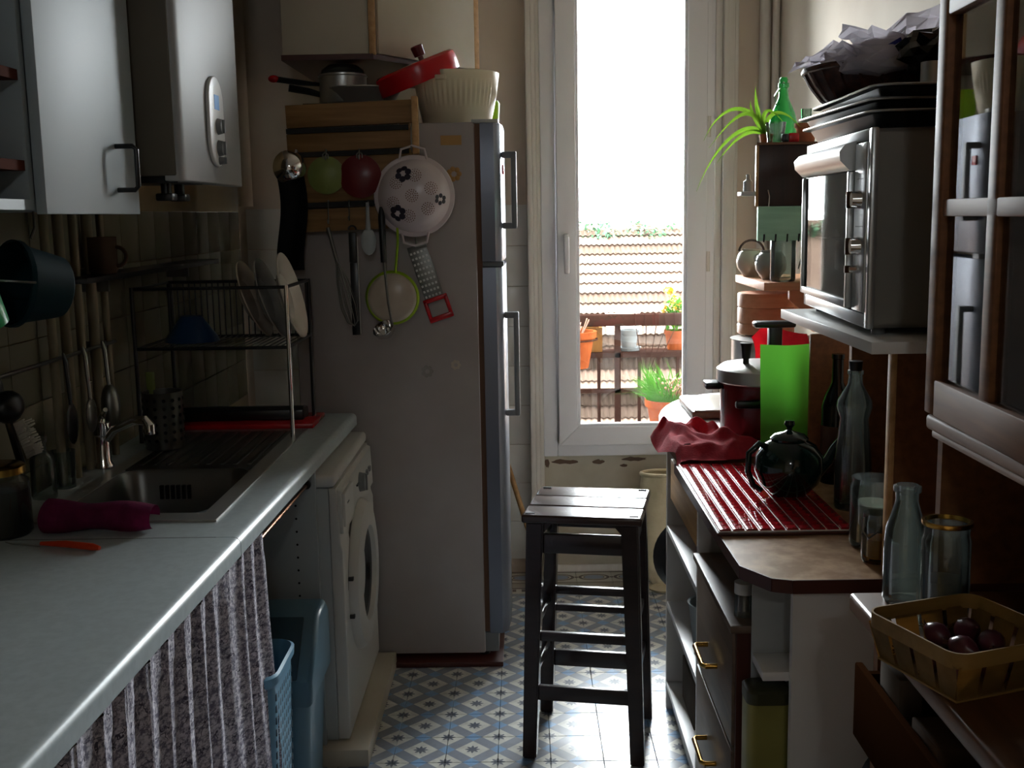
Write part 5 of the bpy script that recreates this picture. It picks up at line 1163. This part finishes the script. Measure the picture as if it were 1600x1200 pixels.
facet(solo('black_bag', crumple((.765, 2.04, 1.775), (.085, .075, .045), 9, .4), mat('glossy_black_film', '0C0C0E', .15), 'crumpled glossy black plastic bag beside the white paper on the oven', 'bag'))
solo('tin', MB().lathe([(0, 0), (.022, 0), (.022, .036), (0, .036)], 24, (.70, 1.94, 1.706)), 'steel', 'small shiny tin on the baking trays near the dresser', 'tin')
# ================================================================ NICHE UNDER THE OVEN SHELF
b = thing('glass_bottle', 'clear patterned glass bottle with a dark stopper in the niche under the oven shelf', 'bottle', (.705, 2.38, .85))
part('glass', MB().lathe([(0, 0), (.036, 0), (.039, .006), (.039, .10), (.034, .16), (.03, .20), (.038, .225), (.036, .24), (.016, .275), (.014, .295), (.017, .297), (.017, .305), (.012, .305), (.012, .28), (.03, .24), (.03, .225), (.025, .2), (.033, .1), (.034, .012), (0, .010)], 30, (.715, 2.38, .8505)), 'clear', b)
part('stopper', MB().lathe([(0, .305), (.013, .305), (.015, .325), (0, .327)], 16, (.715, 2.38, .8505)), 'black', b)
for x, y, r, h, lab in ((.745, 2.62, .036, .31, 'dark glass wine bottle standing behind the green cutting mat'), (.80, 2.56, .036, .30, 'second dark glass bottle nearer the wall behind the teapot')):
    bb = thing('wine_bottle', lab, 'bottle', (x, y, .85))
    part('glass', MB().lathe([(0, 0), (r, 0), (r, h*.6), (r*.8, h*.68), (r*.38, h*.78), (r*.36, h*.96), (r*.42, h*.965), (r*.42, h), (0, h)], 24, (x, y, .8505)), mat('dark_bottle_solid', '0C120C', .12) if 'dark_bottle_solid' not in bpy.data.materials else bpy.data.materials['dark_bottle_solid'], bb)
    part('label', MB().lathe([(r+.0005, h*.2), (r+.0008, h*.2), (r+.0008, h*.45), (r+.0005, h*.45)], 24, (x, y, .8505)), 'card', bb)
solo('wooden_board', MB().box(.70, .90, 2.70, 2.716, .8505, 1.20, .003, T=None), 'dresser', 'brown wooden board standing upright behind the green mat', 'board')
fl = jar('flour_jar', 'glass jar of white powder under the oven shelf', .675, 2.105, .85, .045, .135)
part('contents', MB().lathe([(0, .011), (.040, .011), (.040, .085), (0, .09)], 26, (.675, 2.105, .8505)), 'flour', fl)
hj = jar('honey_jar', 'small glass jar of amber honey in front of the flour jar', .652, 2.005, .85, .029, .092)
part('contents', MB().lathe([(0, .009), (.0255, .009), (.0265, .045), (0, .046)], 24, (.652, 2.005, .8505)), 'honey', hj)
part('wire', MB().tube([(.624, 2.0, .935), (.622, 1.996, .91), (.63, 1.985, .90), (.645, 1.978, .915)], .0018, 5), 'steeld', hj)
solo('saucer', MB().lathe([(0, 0), (.03, 0), (.06, .02), (.063, .023), (.058, .02), (.03, .005), (0, .005)], 30, (.77, 2.16, .8505)), 'blue', 'dark blue rimmed saucer behind the flour jar', 'plate')
# ================================================================ DRESSER
DX, DY = .62, 1.66
ds = thing('dresser', 'reddish brown wooden dresser with a glazed upper cabinet and open niche at the right edge', 'dresser', (.75, 1.1, 0))
part('base_body', MB().box(.52, XR-.002, .45, 1.60, .0, .70).box(.52, XR-.002, .45, .47, .70, .90).box(.52, XR-.002, 1.58, 1.60, .70, .90).box(.98, XR-.002, .47, 1.58, .70, .90), 'dresser', ds)
part('top_board', MB().box(.483, XR-.002, .42, 1.61, .902, .93, .006, seg=3), 'brown', ds)
part('side_board', MB().box(DX+.005, XR-.002, DY-.022, DY-.004, .9305, 1.19), 'dresser', ds)
part('back_board', MB().box(.995, XR-.002, .45, DY-.0225, .9305, 1.19), 'dresser', ds)
ub = MB().box(DX+.004, XR-.002, DY-.02, DY, 1.192, 2.05).box(DX+.004, XR-.002, .45, DY-.02, 1.192, 1.212).box(.995, XR-.002, .45, DY-.02, 1.212, 2.05).box(DX+.004, XR-.002, .45, DY, 2.05, 2.07).box(DX+.03, .995, .45, DY-.021, 1.495, 1.508).box(DX+.004, XR-.002, .45, .47, 1.212, 2.05)
part('upper_body', ub, 'dresser', ds)
part('cornice', MB().box(DX-.012, XR-.002, .45, DY+.006, 1.168, 1.191, .006, seg=3).box(DX-.004, XR-.002, .45, DY+.002, 1.155, 1.168, .004), 'dresser', ds)
def gdoor(y0, y1):
    w = .04; x0, x1 = DX-.018, DX+.002; first = y1 > 1.5
    T = Matrix.Translation((DX, y1, 0)) @ Matrix.Rotation(math.radians(-2.3 if first else 0), 4, 'Z') @ Matrix.Translation((-DX, -y1, 0))
    d = part('glazed_door', MB().box(x0, x1, y1-w, y1, 1.196, 2.05, .003, T=T).box(x0, x1, y0, y0+w, 1.196, 2.05, .003, T=T).box(x0, x1, y0+w, y1-w, 1.196, 1.25, .003, T=T).box(x0, x1, y0+w, y1-w, 1.765, 2.05, .003, T=T), 'dresser', ds)
    n = 3; L = (y1-w-(y0+w))
    for k in (1, 2): part('glazing_bar', MB().box(x0+.003, x1-.003, y1-w-.187*k-.018, y1-w-.187*k+.018, 1.25, 1.765, .002, T=T), 'dresser', d)
    part('glazing_bar', MB().box(x0+.003, x1-.003, y0+w, y1-w, 1.487, 1.511, .002, T=T), 'dresser', d)
    part('pane', MB().box(DX-.007, DX-.004, y0+w-.004, y1-w+.004, 1.246, 1.769, T=T), 'cabglass', d)
gdoor(1.072, DY-.003); gdoor(.46, 1.045)
d = part('drawer', MB().box(.498, .519, .95, 1.578, .74, .895, .003).box(.519, .80, .955, .965, .745, .85).box(.519, .80, 1.563, 1.573, .745, .85).box(.519, .80, .965, 1.563, .745, .753), 'dresser', ds) if False else None
op = part('open_drawer', MB().box(.484, .496, 1.0, 1.575, .72, .835, .003).box(.496, .80, 1.0, 1.012, .735, .82).box(.496, .80, 1.563, 1.575, .735, .82).box(.496, .80, 1.012, 1.563, .735, .743), 'dimwood', ds, 'drawer left slightly pulled out')
for z0, z1 in ((.06, .34), (.36, .67)): part('cupboard_door', MB().box(.505, .5195, 1.05, 1.56, z0, z1, .004), 'dresser', ds)
for k, (x0, x1, y0, y1, z0, z1, lab) in enumerate(((.4975, .53, 1.42, 1.50, .7435, .872, 'small printed cardboard box in the open dresser drawer, nearest the window'), (.4975, .55, 1.28, 1.37, .7435, .845, 'flat cardboard packet in the open dresser drawer behind the basket'), (.4975, .55, 1.10, 1.20, .7435, .84, 'plain cardboard box in the open dresser drawer nearest the viewer'))):
    solo('box', MB().box(x0, x1, y0, y1, z0, z1, .002), 'cardw' if k != 1 else 'card', lab, 'box')
solo('frying_pan', MB().lathe([(0, 0), (.07, 0), (.085, .03), (.088, .03), (.074, -.004), (0, -.004)], 36, T=TR((.60, 1.605, .60), -PI/2)).tube([(.60, 1.625, .685), (.60, 1.62, .78), (.60, 1.612, .86)], [.008, .009, .007], 8), 'blackm', 'black frying pan hanging on the far side of the dresser', 'pan')
# on the dresser top
mk = thing('milk_bottle', 'tall clear glass milk bottle at the corner of the dresser top', 'bottle', (.552, 1.572, .93))
part('glass', MB().lathe([(0, 0), (.028, 0), (.0305, .005), (.0305, .085), (.028, .11), (.02, .135), (.016, .15), (.0165, .162), (.0195, .164), (.0195, .172), (.015, .174), (.0135, .15), (.0175, .135), (.0255, .11), (.0285, .085), (.028, .008), (0, .006)], 32, (.552, 1.572, .9305)), 'clear', mk)
bj = jar('preserving_jar', 'large dim preserving jar with a pale lid ring behind the basket', .568, 1.46, .93, .032, .145)
part('lid_ring', MB().lathe([(.029, .146), (.033, .146), (.0335, .149), (.033, .152), (.029, .152), (.029, .146)], 28, (.568, 1.46, .9305)), 'brass', bj)
part('contents', MB().lathe([(0, .013), (.027, .013), (.0275, .07), (0, .075)], 24, (.568, 1.46, .9305)), 'ovend', bj)
solo('dark_pot', MB().lathe([(0, 0), (.06, 0), (.07, .01), (.072, .14), (.076, .143), (.07, .15), (.02, .17), (0, .172)], 32, (.72, 1.36, .9305)), 'blackm', 'dark cooking pot in the shade at the back of the dresser niche', 'pot')
solo('dish', MB().lathe([(0, 0), (.06, 0), (.10, .03), (.103, .032), (.096, .03), (.058, .006), (0, .006)], 32, (.87, 1.2, .9305)), 'clay', 'dim round dish at the back of the dresser niche', 'dish')
# poplar basket with shallots
vb = thing('veneer_basket', 'square thin poplar veneer basket of shallots on the dresser edge', 'basket', (.538, 1.315, .9305), math.radians(20))
def vside(ax, sgn):
    # tapered side made of slightly bulging veneer strips with gaps
    for k in range(4):
        a0, a1 = -.072+.037*k, -.072+.037*k+.031
        def f(u, v):
            s_ = (a0+(a1-a0)*u)*(1+.10*v); d = sgn*(.069+.0125*v); z = .002+.046*v
            return (d, s_, z) if ax == 'x' else (s_, d, z)
        part('strip', MB().sheet(f, 3, 2, .0016), 'veneer', vb, local=True)
for ax in ('x', 'y'):
    for sgn in (-1, 1): vside(ax, sgn)
part('base', MB().box(-.072, .072, -.072, .072, 0, .0025), 'veneer', vb, local=True)
def rimring(z0, z1, h, t):
    m = MB(); o_ = rrect(-h, h, -h, h, .022, 6); i_ = rrect(-h+t, h-t, -h+t, h-t, .02, 6)
    A = [[m.bm.verts.new((x, y, z)) for x, y in p] for p, z in ((o_, z0), (o_, z1), (i_, z1), (i_, z0))]
    for q in range(4):
        a, b_ = A[q], A[(q+1) % 4]
        for i in range(len(a)): m.bm.faces.new((a[i], a[(i+1) % len(a)], b_[(i+1) % len(a)], b_[i]))
    return m
part('rim_band', rimring(.045, .064, .0845, .0025), 'veneer', vb, local=True)
for a in range(4):
    part('corner_strip', MB().box(-.006, .006, -.0012, .0012, .0, .06, T=Matrix.Rotation(PI/4+a*PI/2, 4, 'Z') @ Matrix.Translation((0, -.108, 0)) @ Matrix.Rotation(.12, 4, 'X')), 'veneer', vb, local=True) if False else None
random.seed(14)
R20 = W[vb]
spots = [(-.045, -.045), (0, -.05), (.045, -.04), (-.05, 0), (-.008, -.004), (.04, .004), (-.04, .045), (.005, .045), (.048, .045), (-.022, -.024), (.022, -.022), (-.02, .024), (.024, .022)]
for i, (x, y) in enumerate(spots):
    z = .0185 if i < 9 else .042
    r = random.uniform(.0145, .0165); w = R20 @ Vector((x, y, z))
    T = TR(w, random.uniform(-.6, .6)+PI/2, random.uniform(-.5, .5), random.uniform(0, 6.3))
    s_ = thing('shallot', 'dark purple shallot lying among the others in the veneer basket', 'shallot', w - Vector((0, 0, r)), 0, 'shallots in the veneer basket')
    part('bulb', MB().lathe([(0, -r*1.25), (r*.35, -r*1.15), (r*.8, -r*.6), (r, 0), (r*.8, r*.65), (r*.35, r*1.2), (r*.14, r*1.6), (r*.1, r*1.9), (0, r*1.95)], 16, T=T), 'onion', s_)
    rt = MB()
    for k in range(5):
        a = k*1.256; rt.tube([T @ Vector((r*.1*math.cos(a), r*.1*math.sin(a), -r*1.2)), T @ Vector((r*.35*math.cos(a), r*.35*math.sin(a), -r*1.6))], .0008, 4)
    part('roots', rt, 'dry', s_)
# ================================================================ HANGING BAG AND PAN BY THE WINDOW
bgm = MB()
def bagf(u, v):
    a = 2*PI*u; k = .75+.35*math.sin(PI*min(1, .15+v*.75)) - (.5*max(0, v-.8)/.2)
    return (.545+.095*k*math.cos(a), 4.30+.055*k*math.sin(a)+.006*math.sin(5*a+6*v), .475-.46*v+.008*math.sin(7*a)*v)
bgm.sheet(bagf, 36, 24)
bmesh.ops.remove_doubles(bgm.bm, verts=bgm.bm.verts, dist=.0005)
hb = thing('canvas_bag', 'beige canvas bag standing below the window beside the shelf unit', 'bag', (.545, 4.30, 0))
part('bag_body', bgm, 'bagc', hb)
part('bag_rim', MB().tube([(.545+.088*math.cos(a), 4.30+.051*math.sin(a), .478) for a in [2*PI*i/30 for i in range(30)]], .008, 8, True), 'bagc', hb)
part('bag_base', MB().lathe([(0, .0), (.05, 0), (.062, .012), (.04, .03), (0, .03)], 24, (.545, 4.30, .0005)), 'bagc', hb)
fp2 = thing('frying_pan', 'black frying pan hanging on the end of the shelf unit', 'pan', (.50, 3.27, .30))
T = TR((.505, 3.245, .42), -PI/2, 0, 0)
part('pan', MB().lathe([(0, -.004), (.10, -.004), (.122, .036), (.125, .036), (.104, -.01), (0, -.012)][::1], 40, T=TR((.51, 3.2475, .46), -PI/2)), 'blackm', fp2)
part('pan_handle', MB().tube([(.51, 3.275, .575), (.51, 3.265, .68), (.51, 3.245, .78)], [.009, .010, .008], 8), 'black', fp2)
part('hook', MB().tube([(.51, 3.23, .79), (.51, 3.252, .79), (.51, 3.254, .80)], .003, 6), 'steeld', fp2)
